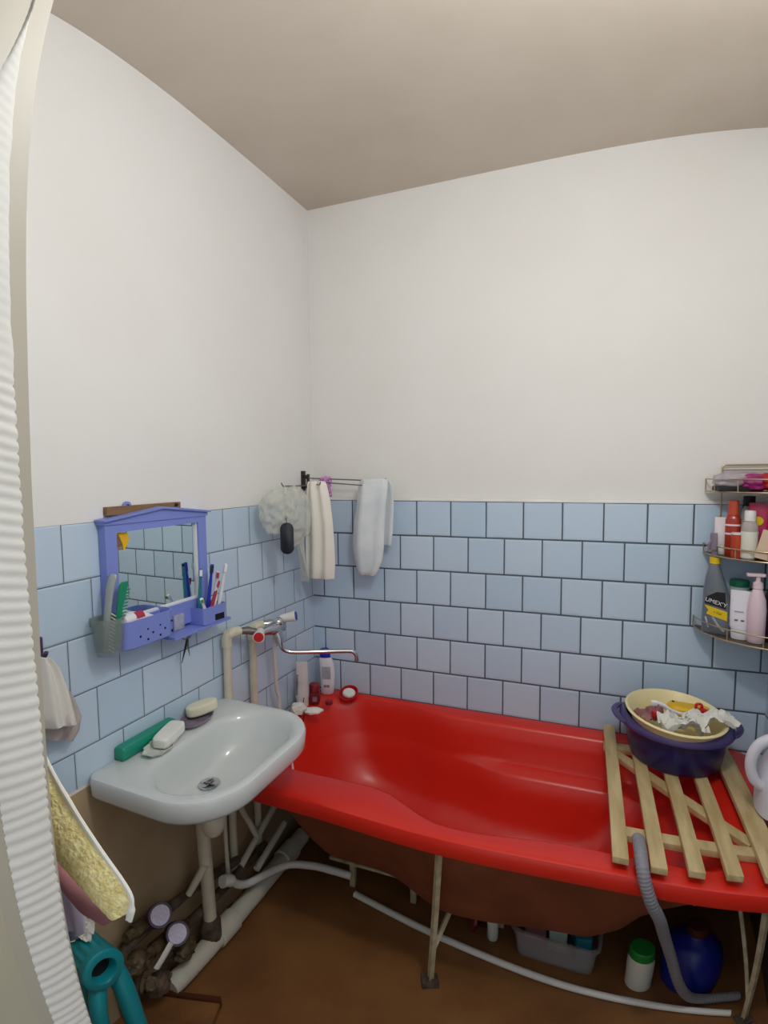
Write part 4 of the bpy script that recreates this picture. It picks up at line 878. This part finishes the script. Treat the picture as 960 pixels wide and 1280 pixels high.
part('hollow', MB().lathe([(0.0, -0.032), (0.0312, -0.032), (0.0, -0.031)], hc_, hax, 28), 'hollow', tl_, 'dark hollow of the hub')
part('leg', MB().tube(curve_pts([hc_ + Vector((-0.035, 0.0, -0.055)), (0.112, -1.395, 0.30), (0.115, -1.41, 0.15), (0.12, -1.42, 0.0)], 6), 0.024, 14), 'teal', tl_)
part('leg', MB().tube(curve_pts([hc_ + Vector((-0.06, 0.055, -0.03)), (0.115, -1.305, 0.33), (0.15, -1.315, 0.20), (0.17, -1.325, 0.0)], 6), [0.022, 0.024, 0.026] + [0.028] * 16, 14), 'teal', tl_)
part('leg', MB().tube(curve_pts([hc_ + Vector((-0.10, 0.02, -0.045)), (0.0, -1.33, 0.2), (0.0, -1.36, 0.0)], 6), 0.022, 12), 'teal', tl_)
single('white_rag', crumple((0.018, -1.325, 0.478), 0.07, 0.08, 0.03, 2.2, 0.6), 'white_cloth', 'white rag lying on the back of the teal stand', 'rag')
bd = thing('floor_board', 'dark brown board with raised red-brown edge on the floor, bottom left', 'board', (0.13, -1.16, 0.0))
R_ = Matrix.Rotation(0.297, 3, 'Z')
part('board', MB().box(Vector((0.112, -1.165, 0.014)), (0.25, 0.20, 0.026), 0.003, R_), 'board_face', bd)
part('edge_strip', MB().box(Vector((0.112, -1.165, 0.020)) + R_ @ Vector((0, 0.108, 0)), (0.25, 0.016, 0.038), 0.003, R_), 'red_wood', bd, 'raised red-brown edge strip')

# yellow towel, pink cloth and laundry on the wall by the door
hk = thing('door_wall_hook', 'metal coat hook on the door wall above the yellow towel', 'hook', (0.610, YF + 0.002, 1.45))
part('hook_plate', MB().box((0.610, YF + 0.004, 1.465), (0.03, 0.005, 0.05), 0.002), 'dark_metal', hk)
part('hook_arm', MB().tube(curve_pts([(0.610, YF + 0.006, 1.46), (0.610, YF + 0.06, 1.45), (0.610, YF + 0.085, 1.46), (0.610, YF + 0.09, 1.475)], 5), 0.004, 8), 'dark_metal', hk)
yt_ = thing('yellow_towel', 'yellow waffle towel with white hem hanging beside the door frame', 'towel', (0.69, -1.82, 1.2))
HX = Vector((-0.008, 0, 0))
# outline between the hidden left side and the slanting white hem
rows = []
N1, N2 = 34, 22
hem = curve_pts([(0.6500, -1.8220, 1.4711), (0.6661, -1.8220, 1.4021), (0.6966, -1.8220, 1.3457), (0.7279, -1.8210, 1.3036), (0.7593, -1.8200, 1.2677), (0.7844, -1.8190, 1.2408), (0.7938, -1.8190, 1.2256), (0.7920, -1.8200, 1.2113)], 5)
hem = [p + HX for p in hem]
lef = curve_pts([(0.6446, -1.8350, 1.4711), (0.6339, -1.8350, 1.4156), (0.6356, -1.8350, 1.3618), (0.6473, -1.8350, 1.3170), (0.6715, -1.8330, 1.2740), (0.7073, -1.8300, 1.2408), (0.7414, -1.8270, 1.2166), (0.7638, -1.8250, 1.2050)], 5)
vs = []; fs = []
for i in range(len(hem)):
    for j in range(N2):
        t = j / (N2 - 1); p = lef[i].lerp(hem[i], t)
        waf = 0.0009 * math.sin(i * 1.9) * math.sin(j * 2.1)
        vs.append(p + Vector((0, -0.012 * math.sin(PI * t) - 0.004 * noise.noise(p * 18) + waf, 0)))
n0 = len(vs); ny = len(hem)
for i in range(ny):
    for j in range(N2): vs.append(vs[i * N2 + j] + Vector((0, 0.010 * (1 - (j / (N2 - 1)) ** 3) + 0.0015, 0)))
for i in range(ny - 1):
    for j in range(N2 - 1):
        fs.append([i * N2 + j, i * N2 + j + 1, (i + 1) * N2 + j + 1, (i + 1) * N2 + j]); fs.append([n0 + i * N2 + j, n0 + (i + 1) * N2 + j, n0 + (i + 1) * N2 + j + 1, n0 + i * N2 + j + 1])
    for j in (0, N2 - 1): fs.append([i * N2 + j, (i + 1) * N2 + j, n0 + (i + 1) * N2 + j, n0 + i * N2 + j])
for i in (0, ny - 1):
    for j in range(N2 - 1): fs.append([i * N2 + j, i * N2 + j + 1, n0 + i * N2 + j + 1, n0 + i * N2 + j])
yl = part('towel_body', MB().add(vs, fs), 'yellow', yt_)
part('white_hem', MB().tube(hem + [hem[-1] + Vector((-0.003, 0, -0.010)), hem[-1] + Vector((-0.006, -0.001, -0.009))], [0.003] * (len(hem) - 3) + [0.0038, 0.0052, 0.005, 0.004, 0.002], 8, squash=0.7), 'white_cloth', yt_, 'white hem along the slanting edge')
pk = MB()
stn = []
for (x, z_, hx, hz, dp) in ((0.612, 1.468, 0.006, 0.008, 0.006), (0.600, 1.42, 0.014, 0.03, 0.007), (0.590, 1.34, 0.02, 0.035, 0.008), (0.61, 1.275, 0.03, 0.038, 0.010), (0.650, 1.222, 0.03, 0.030, 0.010), (0.690, 1.187, 0.02, 0.022, 0.009), (0.722, 1.176, 0.01, 0.014, 0.007), (0.742, 1.182, 0.004, 0.006, 0.004)):
    stn.append([Vector((x, -1.806, z_)) + Vector((-hx * 0.6 * math.cos(a) , dp * math.sin(a), hz * math.cos(a))) for a in [2 * PI * k / 24 for k in range(24)]])
single('pink_cloth', MB().loft(stn), 'pink_cloth', 'dusky pink cloth hanging just under the yellow towel', 'cloth')
stn = []
for z_, x_, hw in ((1.468, 0.610, 0.006), (1.42, 0.608, 0.012), (1.30, 0.59, 0.02), (1.26, 0.605, 0.035), (1.20, 0.620, 0.042), (1.14, 0.634, 0.034), (1.11, 0.640, 0.026), (1.105, 0.640, 0.02)):
    stn.append(((x_, -1.785, z_), (hw, 0, 0), 0.007, (0, 1, 0)))
single('lavender_cloth', MB().drape(stn, 2, 0.004, seed=11.0), 'lavender', 'lavender cloth hanging below the pink cloth by the door frame', 'cloth')
stn = []
for z_, x_, hw in ((1.468, 0.604, 0.006), (1.35, 0.595, 0.014), (1.19, 0.585, 0.02), (1.15, 0.594, 0.030), (1.115, 0.600, 0.032), (1.075, 0.604, 0.027), (1.07, 0.604, 0.02)):
    stn.append(((x_, -1.772 if z_ < 1.3 else -1.781, z_), (hw, 0, 0), 0.005, (0, 1, 0)))
single('slate_cloth', MB().drape(stn, 2, 0.003, seed=12.0), 'slate_cloth', 'slate blue cloth hanging right of the lavender cloth by the door frame', 'cloth')

# rag on the dark wall hook
hk2 = thing('wall_hook', 'small dark hook on the left wall tiles near the door', 'hook', LW(0.0, 1.318, 1.19))
part('hook_plate', MB().lwbox(0.001, 0.012, 1.300, 1.330, 1.195, 1.24, 0.003), 'meter_purple', hk2)
part('hook_peg', MB().tube(curve_pts([LW(0.01, 1.318, 1.205), LW(0.04, 1.318, 1.20), LW(0.05, 1.318, 1.212)], 4), 0.005, 8), 'meter_purple', hk2)
rg_ = thing('hanging_rag', 'white and greyish rag hanging from the dark hook on the left wall', 'rag', LW(0.05, 1.30, 0.985))
stn = []
for z_, s_, hw, dp in ((1.205, 1.335, 0.018, 0.012), (1.18, 1.328, 0.03, 0.018), (1.13, 1.322, 0.042, 0.022), (1.07, 1.318, 0.05, 0.024), (1.03, 1.315, 0.054, 0.024), (1.026, 1.315, 0.052, 0.018)):
    stn.append((LW(0.062, s_, z_), LW(0.0, hw, 0.016 * hw / 0.05), dp, LW(1, 0, 0)))
part('rag_front', MB().drape(stn, 2.2, 0.007, seed=14.0), 'white_cloth', rg_)
stn = []
for z_, s_, hw, dp in ((1.20, 1.325, 0.016, 0.010), (1.15, 1.305, 0.032, 0.015), (1.08, 1.285, 0.042, 0.02), (1.03, 1.275, 0.048, 0.022), (0.995, 1.285, 0.048, 0.020), (0.975, 1.292, 0.038, 0.012)):
    stn.append((LW(0.030, s_, z_), LW(0.0, hw, 0.02), dp, LW(1, 0, 0)))
part('rag_back', MB().drape(stn, 1.8, 0.006, seed=15.0), 'grey_cloth', rg_, 'greyish fold behind the white one')

# ------------------------------------------------------------------ corner wire shelf
cs = thing('corner_shelf', 'three tier wire corner shelf full of toiletries, right end of the tub', 'corner shelf', (XR, 0.0, 1.02))
cx, cy = XR - 0.004, -0.004
def quarter(r, z, n=20, k=0.0): return [Vector((cx - r * math.cos(a), cy - r * math.sin(a), z)) for a in [0.5 * PI * i / n for i in range(n + 1)]]
for z_, r, h in ((1.556, 0.215, 0.045), (1.333, 0.215, 0.035), (1.058, 0.240, 0.040)):
    base = part('shelf_tray', MB().loft([[Vector((cx, cy, z_))] + quarter(r - 0.004, z_), [Vector((cx, cy, z_ + 0.003))] + quarter(r - 0.004, z_ + 0.003)], smooth=False), 'shelf_plate', cs)
    part('rail', MB().tube(quarter(r, z_ + 0.002), 0.0028, 8), 'wire', cs)
    part('rail', MB().tube([Vector((cx - r, cy, z_ + h))] + quarter(r, z_ + h)[1:-1] + [Vector((cx, cy - r, z_ + h))], 0.0025, 8), 'wire', cs)
    for t in (0.0, 0.22, 0.5, 0.78, 1.0):
        a = 0.5 * PI * t; p = Vector((cx - r * math.cos(a), cy - r * math.sin(a), z_))
        part('rail_post', MB().tube([p, p + Vector((0, 0, h))], 0.002, 6), 'wire', cs)
part('upright', MB().tube([(cx - 0.165, cy, 1.062), (cx - 0.165, cy, 1.64)] + arc((cx - 0.155, cy, 1.64), 0.01, PI, PI / 2, 5, (1, 0, 0), (0, 0, 1)) + [(cx, cy, 1.65)], 0.0028, 8), 'wire', cs)
part('upright', MB().tube([(cx, cy - 0.165, 1.062), (cx, cy - 0.165, 1.64)] + arc((cx, cy - 0.155, 1.64), 0.01, PI, PI / 2, 5, (0, 1, 0), (0, 0, 1)) + [(cx, cy, 1.65)], 0.0028, 8), 'wire', cs)
part('top_rail', MB().tube([(cx - 0.165, cy - 0.002, 1.632), (cx, cy - 0.002, 1.632)], 0.0025, 8), 'wire', cs)
Z1, Z2, Z3 = 1.5595, 1.3365, 1.0615
# top tier
single('clear_bag', MB().ball((1.672, -0.085, 1.600), 0.05, 4, (1.15, 0.9, 0.56), 0.3, 2.4), 'dusty_clear', 'crumpled clear bag at the left of the top wire shelf', 'bag')
single('flat_box', MB().box((1.672, -0.075, Z1 + 0.009), (0.09, 0.10, 0.016), 0.002), 'black', 'flat black box under the clear bag on the top shelf', 'box')
single('magenta_bag', MB().ball((1.733, -0.105, 1.590), 0.04, 4, (1.1, 0.85, 0.72), 0.28, 2.8), 'pink_bag', 'magenta plastic bag in the middle of the top shelf', 'bag')
single('red_bag', MB().ball((1.778, -0.10, 1.592), 0.05, 4, (0.85, 1.0, 0.62), 0.2, 2.2), 'red_bag', 'bright red bag at the right of the top shelf', 'bag')
# middle tier
def tube_item(name, label, c, w, h, capm, bodym, rot=0.0, caph=0.03, group=None, cat='tube', dp=0.016):
    o = thing(name, label, cat, c, group)
    part('cap', flat_bottle([(0, w * 0.8, dp * 0.95, 0), (0.002, w * 0.85, dp, 0), (caph, w * 0.85, dp, 0), (caph + 0.002, w * 0.8, dp * 0.9, 0)], c, rot), capm, o)
    part('tube_body', flat_bottle([(caph + 0.003, w * 0.85, dp, 0), (caph + 0.012, w, dp * 1.05, 0), (h * 0.6, w, dp * 0.7, 0), (h * 0.95, w, 0.003, 0), (h, w, 0.002, 0)], c, rot), bodym, o)
    return o
tube_item('cream_tube', 'pale pink-white tube at the left end of the middle shelf', (1.655, -0.05, Z2), 0.021, 0.13, 'white_plastic', 'pale_tube', -0.3)
ob_ = thing('orange_bottle', 'tall orange-red bottle behind the rail of the middle shelf', 'bottle', (1.680, -0.090, Z2))
part('bottle_body', flat_bottle([(0, 0.019, 0.016, 0), (0.004, 0.023, 0.019, 0), (0.125, 0.023, 0.019, 0), (0.14, 0.018, 0.016, 0), (0.142, 0.016, 0.014, 0)], (1.680, -0.090, Z2), -0.3), 'orange_red', ob_)
part('cap', flat_bottle([(0.1425, 0.017, 0.015, 0), (0.19, 0.015, 0.013, 0), (0.192, 0.013, 0.011, 0)], (1.680, -0.090, Z2), -0.3), 'orange', ob_)
for z_ in (0.075, 0.105): part('label_stripe', flat_bottle([(z_, 0.0234, 0.0193, 0), (z_ + 0.006, 0.0234, 0.0193, 0)], (1.680, -0.090, Z2), -0.3), 'pale_tube', ob_)
ob2 = thing('orange_bottle', 'short orange bottle with white band in front on the middle shelf', 'bottle', (1.682, -0.134, Z2))
part('bottle_body', MB().lathe([(0, 0), (0.015, 0), (0.017, 0.003), (0.017, 0.078), (0.0, 0.079)], (1.682, -0.134, Z2), seg=20), 'orange', ob2)
part('cap', MB().lathe([(0, 0.0795), (0.0165, 0.0795), (0.0165, 0.086), (0, 0.087)], (1.682, -0.134, Z2), seg=20), 'pale_tube', ob2)
wh = thing('lotion_bottle', 'clear bottle with white label and flip cap at the shelf rail', 'bottle', (1.714, -0.148, Z2))
part('bottle_body', MB().lathe([(0, 0), (0.022, 0), (0.024, 0.004), (0.024, 0.105), (0.022, 0.118), (0.016, 0.126), (0.0, 0.127)], (1.714, -0.148, Z2), seg=26), 'bottle_clear', wh)
part('bottle_label', MB().lathe([(0.0244, 0.006), (0.0246, 0.007), (0.0246, 0.092), (0.0244, 0.093)], (1.714, -0.148, Z2), seg=26, c0=False, c1=False), 'jar_white', wh, 'white label')
part('cap', MB().lathe([(0, 0.1275), (0.0165, 0.1275), (0.0165, 0.158), (0.014, 0.162), (0, 0.163)], (1.714, -0.148, Z2), seg=22), 'white_plastic', wh, 'white flip cap')
mg = tube_item('magenta_tube', 'magenta tube with yellow circle on the middle shelf', (1.748, -0.11, Z2), 0.028, 0.185, 'magenta', 'magenta', -0.35, 0.025)
part('yellow_circle', MB().lathe([(0, 0), (0.015, 0), (0.0145, 0.001), (0, 0.0012)], Vector((1.748, -0.11, Z2 + 0.125)) + Vector((-0.0035, -0.0115, 0)), Vector((-0.5, -0.83, 0.08)), 20), 'label_yellow', mg, 'yellow circle print')
bx2 = single('soap_carton', MB().box((1.756, -0.184, Z2 + 0.052), (0.05, 0.028, 0.095), 0.003, Matrix.Rotation(0.25, 3, 'Y') @ Matrix.Rotation(-0.3, 3, 'Z')), 'beige_box', 'beige card carton leaning right on the middle shelf', 'carton')
bc = thing('black_cap_bottle', 'dark bottle with black cap at the back of the middle shelf', 'bottle', (1.735, -0.05, Z2))
part('bottle_body', MB().lathe([(0, 0), (0.02, 0), (0.022, 0.004), (0.022, 0.155), (0.014, 0.17), (0, 0.171)], (1.735, -0.05, Z2), seg=22), 'bottle_clear', bc)
part('cap', MB().lathe([(0, 0.1715), (0.018, 0.1715), (0.018, 0.205), (0, 0.206)], (1.735, -0.05, Z2), seg=20), 'black', bc, 'black cap')
dkb = single('dark_bottle', MB().lathe([(0, 0), (0.018, 0), (0.02, 0.004), (0.02, 0.14), (0.012, 0.155), (0.012, 0.175), (0, 0.176)], (1.802, -0.06, Z2), seg=20), 'plum', 'dark bottle in the corner of the middle shelf', 'bottle')
# bottom tier
gc = Vector((1.648, -0.085, Z3)); gr_ = -0.28
gy = thing('cleaner_bottle', 'gunmetal grey trigger cleaner bottle with yellow label on the bottom shelf', 'bottle', gc)
part('bottle_body', flat_bottle([(0, 0.046, 0.026, 0.0), (0.005, 0.050, 0.030, 0), (0.05, 0.050, 0.030, 0.0), (0.10, 0.047, 0.030, -0.001), (0.15, 0.038, 0.028, -0.010), (0.20, 0.027, 0.024, -0.015), (0.235, 0.017, 0.018, -0.016), (0.245, 0.014, 0.015, -0.016)], gc, gr_), 'gun_grey', gy)
part('neck_collar', MB().lathe([(0, 0.0), (0.0165, 0), (0.0165, 0.022), (0, 0.022)], gc + Matrix.Rotation(gr_, 3, 'Z') @ Vector((-0.016, 0, 0.2455)), seg=20), 'label_yellow', gy, 'yellow neck collar')
nk = gc + Matrix.Rotation(gr_, 3, 'Z') @ Vector((-0.017, 0, 0.268))
part('trigger_head', MB().lathe([(0, 0), (0.010, 0), (0.0085, 0.03), (0.010, 0.034), (0, 0.035)], nk, seg=14).box(nk + Vector((-0.006, -0.005, 0.055)), (0.022, 0.022, 0.06), 0.005, Matrix.Rotation(gr_, 3, 'Z')).tube(curve_pts([nk + Vector((-0.012, -0.012, 0.06)), nk + Vector((-0.022, -0.016, 0.045)), nk + Vector((-0.022, -0.014, 0.022))], 4), 0.004, 8), 'dish_purple', gy, 'greyish trigger head')
Rg_ = Matrix.Rotation(gr_, 3, 'Z'); tl3 = Matrix.Rotation(0.28, 3, 'Y')
def onface(x, z_, e=0.0306):
    dpt = e - 0.0 if z_ < 0.11 else e - (z_ - 0.11) * 0.055
    return gc + Rg_ @ Vector((x, -dpt, z_))
part('black_label', MB().slab([onface(-0.036, 0.150 - 0.02), onface(-0.005, 0.150), onface(0.020, 0.150), onface(0.024, 0.092), onface(-0.040, 0.108)], Rg_ @ Vector((0, -1, 0)), 0.0008), 'black', gy, 'black label')
part('yellow_label', MB().slab([onface(-0.040, 0.102, 0.0308), onface(0.028, 0.084, 0.0308), onface(0.028, 0.052, 0.0308), onface(-0.034, 0.070, 0.0308), onface(-0.028, 0.084, 0.0308)], Rg_ @ Vector((0, -1, 0)), 0.0010), 'label_yellow', gy, 'yellow label band')
mxl = Matrix.Translation(onface(-0.006, 0.113, 0.0320)) @ Rg_.to_4x4() @ Matrix.Rotation(PI / 2, 4, 'X') @ Matrix.Rotation(-0.27, 4, 'Z')
part('lettering', text_mb('UMEX\'Y', 0.019, mxl), 'bottle_white', gy, 'white lettering on the black label')
mxl = Matrix.Translation(onface(0.0, 0.077, 0.0322)) @ Rg_.to_4x4() @ Matrix.Rotation(PI / 2, 4, 'X') @ Matrix.Rotation(-0.27, 4, 'Z')
part('lettering', text_mb('c Gel', 0.012, mxl), 'dark_red', gy, 'small dark lettering on the yellow band')
part('pipe_picture', MB().tube([onface(-0.036, 0.060, 0.0305), onface(-0.026, 0.022, 0.0305)], 0.003, 6, squash=0.4).tube([onface(-0.016, 0.062, 0.0305), onface(0.0, 0.036, 0.0305), onface(0.02, 0.014, 0.0305)], 0.0035, 6, squash=0.4), 'label_grey', gy, 'pale pipe picture on the lower label')
wt = tube_item('white_tube', 'white tube standing upside down in the middle of the bottom shelf', (1.700, -0.135, Z3), 0.029, 0.165, 'bottle_white', 'bottle_white', -0.3, 0.03, dp=0.02)
for dx in (-0.009, 0.009):
    part('dark_mark', MB().box(Vector((1.700, -0.135, Z3 + 0.066)) + Matrix.Rotation(-0.3, 3, 'Z') @ Vector((dx, -0.0190, 0)), (0.010, 0.003, 0.005), 0.001, Matrix.Rotation(-0.3, 3, 'Z')), 'slate_cloth', wt)
part('print_line', MB().box(Vector((1.700, -0.135, Z3 + 0.095)) + Matrix.Rotation(-0.3, 3, 'Z') @ Vector((-0.002, -0.0158, 0)), (0.026, 0.002, 0.004), 0, Matrix.Rotation(-0.3, 3, 'Z')), 'label_grey', wt)
gj = thing('cream_jar', 'pale green jar with dark green lid behind the white tube', 'jar', (1.718, -0.045, Z3))
part('jar_body', MB().lathe([(0, 0), (0.026, 0), (0.029, 0.004), (0.029, 0.162), (0.0, 0.163)], (1.718, -0.045, Z3), seg=28), 'jar_green', gj)
part('jar_lid', MB().lathe([(0, 0.1635), (0.030, 0.1635), (0.030, 0.182), (0.027, 0.185), (0, 0.185)], (1.718, -0.045, Z3), seg=28), 'green_dark', gj, 'dark green lid')
pb = thing('pump_bottle', 'pink pump bottle at the right of the bottom shelf', 'bottle', (1.740, -0.165, Z3))
part('bottle_body', MB().lathe([(0, 0), (0.023, 0), (0.026, 0.004), (0.027, 0.11), (0.024, 0.145), (0.015, 0.175), (0.013, 0.18), (0, 0.181)], (1.740, -0.165, Z3), seg=28), 'pink_tube', pb)
part('pump_collar', MB().lathe([(0, 0.1815), (0.0155, 0.1815), (0.014, 0.2), (0.007, 0.205), (0.006, 0.22), (0, 0.22)], (1.740, -0.165, Z3), seg=20), 'pink_tube', pb)
part('pump_head', MB().box((1.733, -0.165, Z3 + 0.226), (0.052, 0.02, 0.011), 0.004), 'pink_tube', pb)
pl_ = thing('plum_bottle', 'dark plum bottle at the right edge of the bottom shelf', 'bottle', (1.790, -0.145, Z3))
part('bottle_body', flat_bottle([(0, 0.026, 0.022, 0), (0.004, 0.028, 0.025, 0), (0.13, 0.028, 0.025, 0), (0.165, 0.02, 0.018, 0), (0.17, 0.014, 0.014, 0)], (1.790, -0.145, Z3), -0.5), 'plum', pl_)
part('cap', MB().lathe([(0, 0.1705), (0.0145, 0.1705), (0.0145, 0.2), (0, 0.201)], (1.790, -0.145, Z3), seg=18), 'black', pl_)
tube_item('blue_grey_tube', 'blue-grey tube between the cleaner bottle and the green-lidded jar', (1.683, -0.040, Z3), 0.018, 0.16, 'slate_cloth', 'label_grey', 0.2, 0.03)

# ------------------------------------------------------------------ light
ld = bpy.data.lights.new('ceiling_lamp', 'POINT'); ld.energy = 22; ld.shadow_soft_size = 0.07; ld.color = (0.97, 1.0, 0.985)
lo = bpy.data.objects.new('ceiling_lamp', ld); COL.objects.link(lo); lo.location = (1.28, -1.45, 2.38)
w_ = bpy.data.worlds.new('world'); scene.world = w_; w_.use_nodes = True
w_.node_tree.nodes['Background'].inputs[0].default_value = (0.92, 0.97, 1.0, 1); w_.node_tree.nodes['Background'].inputs[1].default_value = 0.62

# ------------------------------------------------------------------ camera (wide phone lens with mild barrel distortion)
cam = bpy.data.cameras.new('camera'); co = bpy.data.objects.new('camera', cam); COL.objects.link(co); scene.camera = co
yaw, pitch, roll = -0.3624, -0.0766, -0.0102
YAW, PIT, ROL = CAMANG = (-0.3624, -0.0766, -0.0102)
cyw, syw, cp_, sp_ = math.cos(YAW), math.sin(YAW), math.cos(PIT), math.sin(PIT)
fw = Vector((syw * cp_, cyw * cp_, sp_)); r0 = Vector((cyw, -syw, 0)); u0 = r0.cross(fw)
rt = r0 * math.cos(ROL) + u0 * math.sin(ROL); up_ = -r0 * math.sin(ROL) + u0 * math.cos(ROL)
co.matrix_world = Matrix.Translation((1.1849, -2.1672, 1.6363)) @ Matrix((rt, up_, -fw)).transposed().to_4x4()
cam.clip_start = 0.02
cam.sensor_width = 36.0
cam.type = 'PANO'
cam.panorama_type = 'FISHEYE_LENS_POLYNOMIAL'
cam.fisheye_fov = PI
cam.fisheye_polynomial_k0 = 0.0
cam.fisheye_polynomial_k1 = -0.053605018
cam.fisheye_polynomial_k2 = -0.000468267
cam.fisheye_polynomial_k3 = 0.000110450627
cam.fisheye_polynomial_k4 = -0.0000030783757
vs_ = scene.view_settings
vs_.view_transform = 'Standard'; vs_.look = 'None'; vs_.exposure = 0.0; vs_.gamma = 1.0; vs_.use_curve_mapping = False
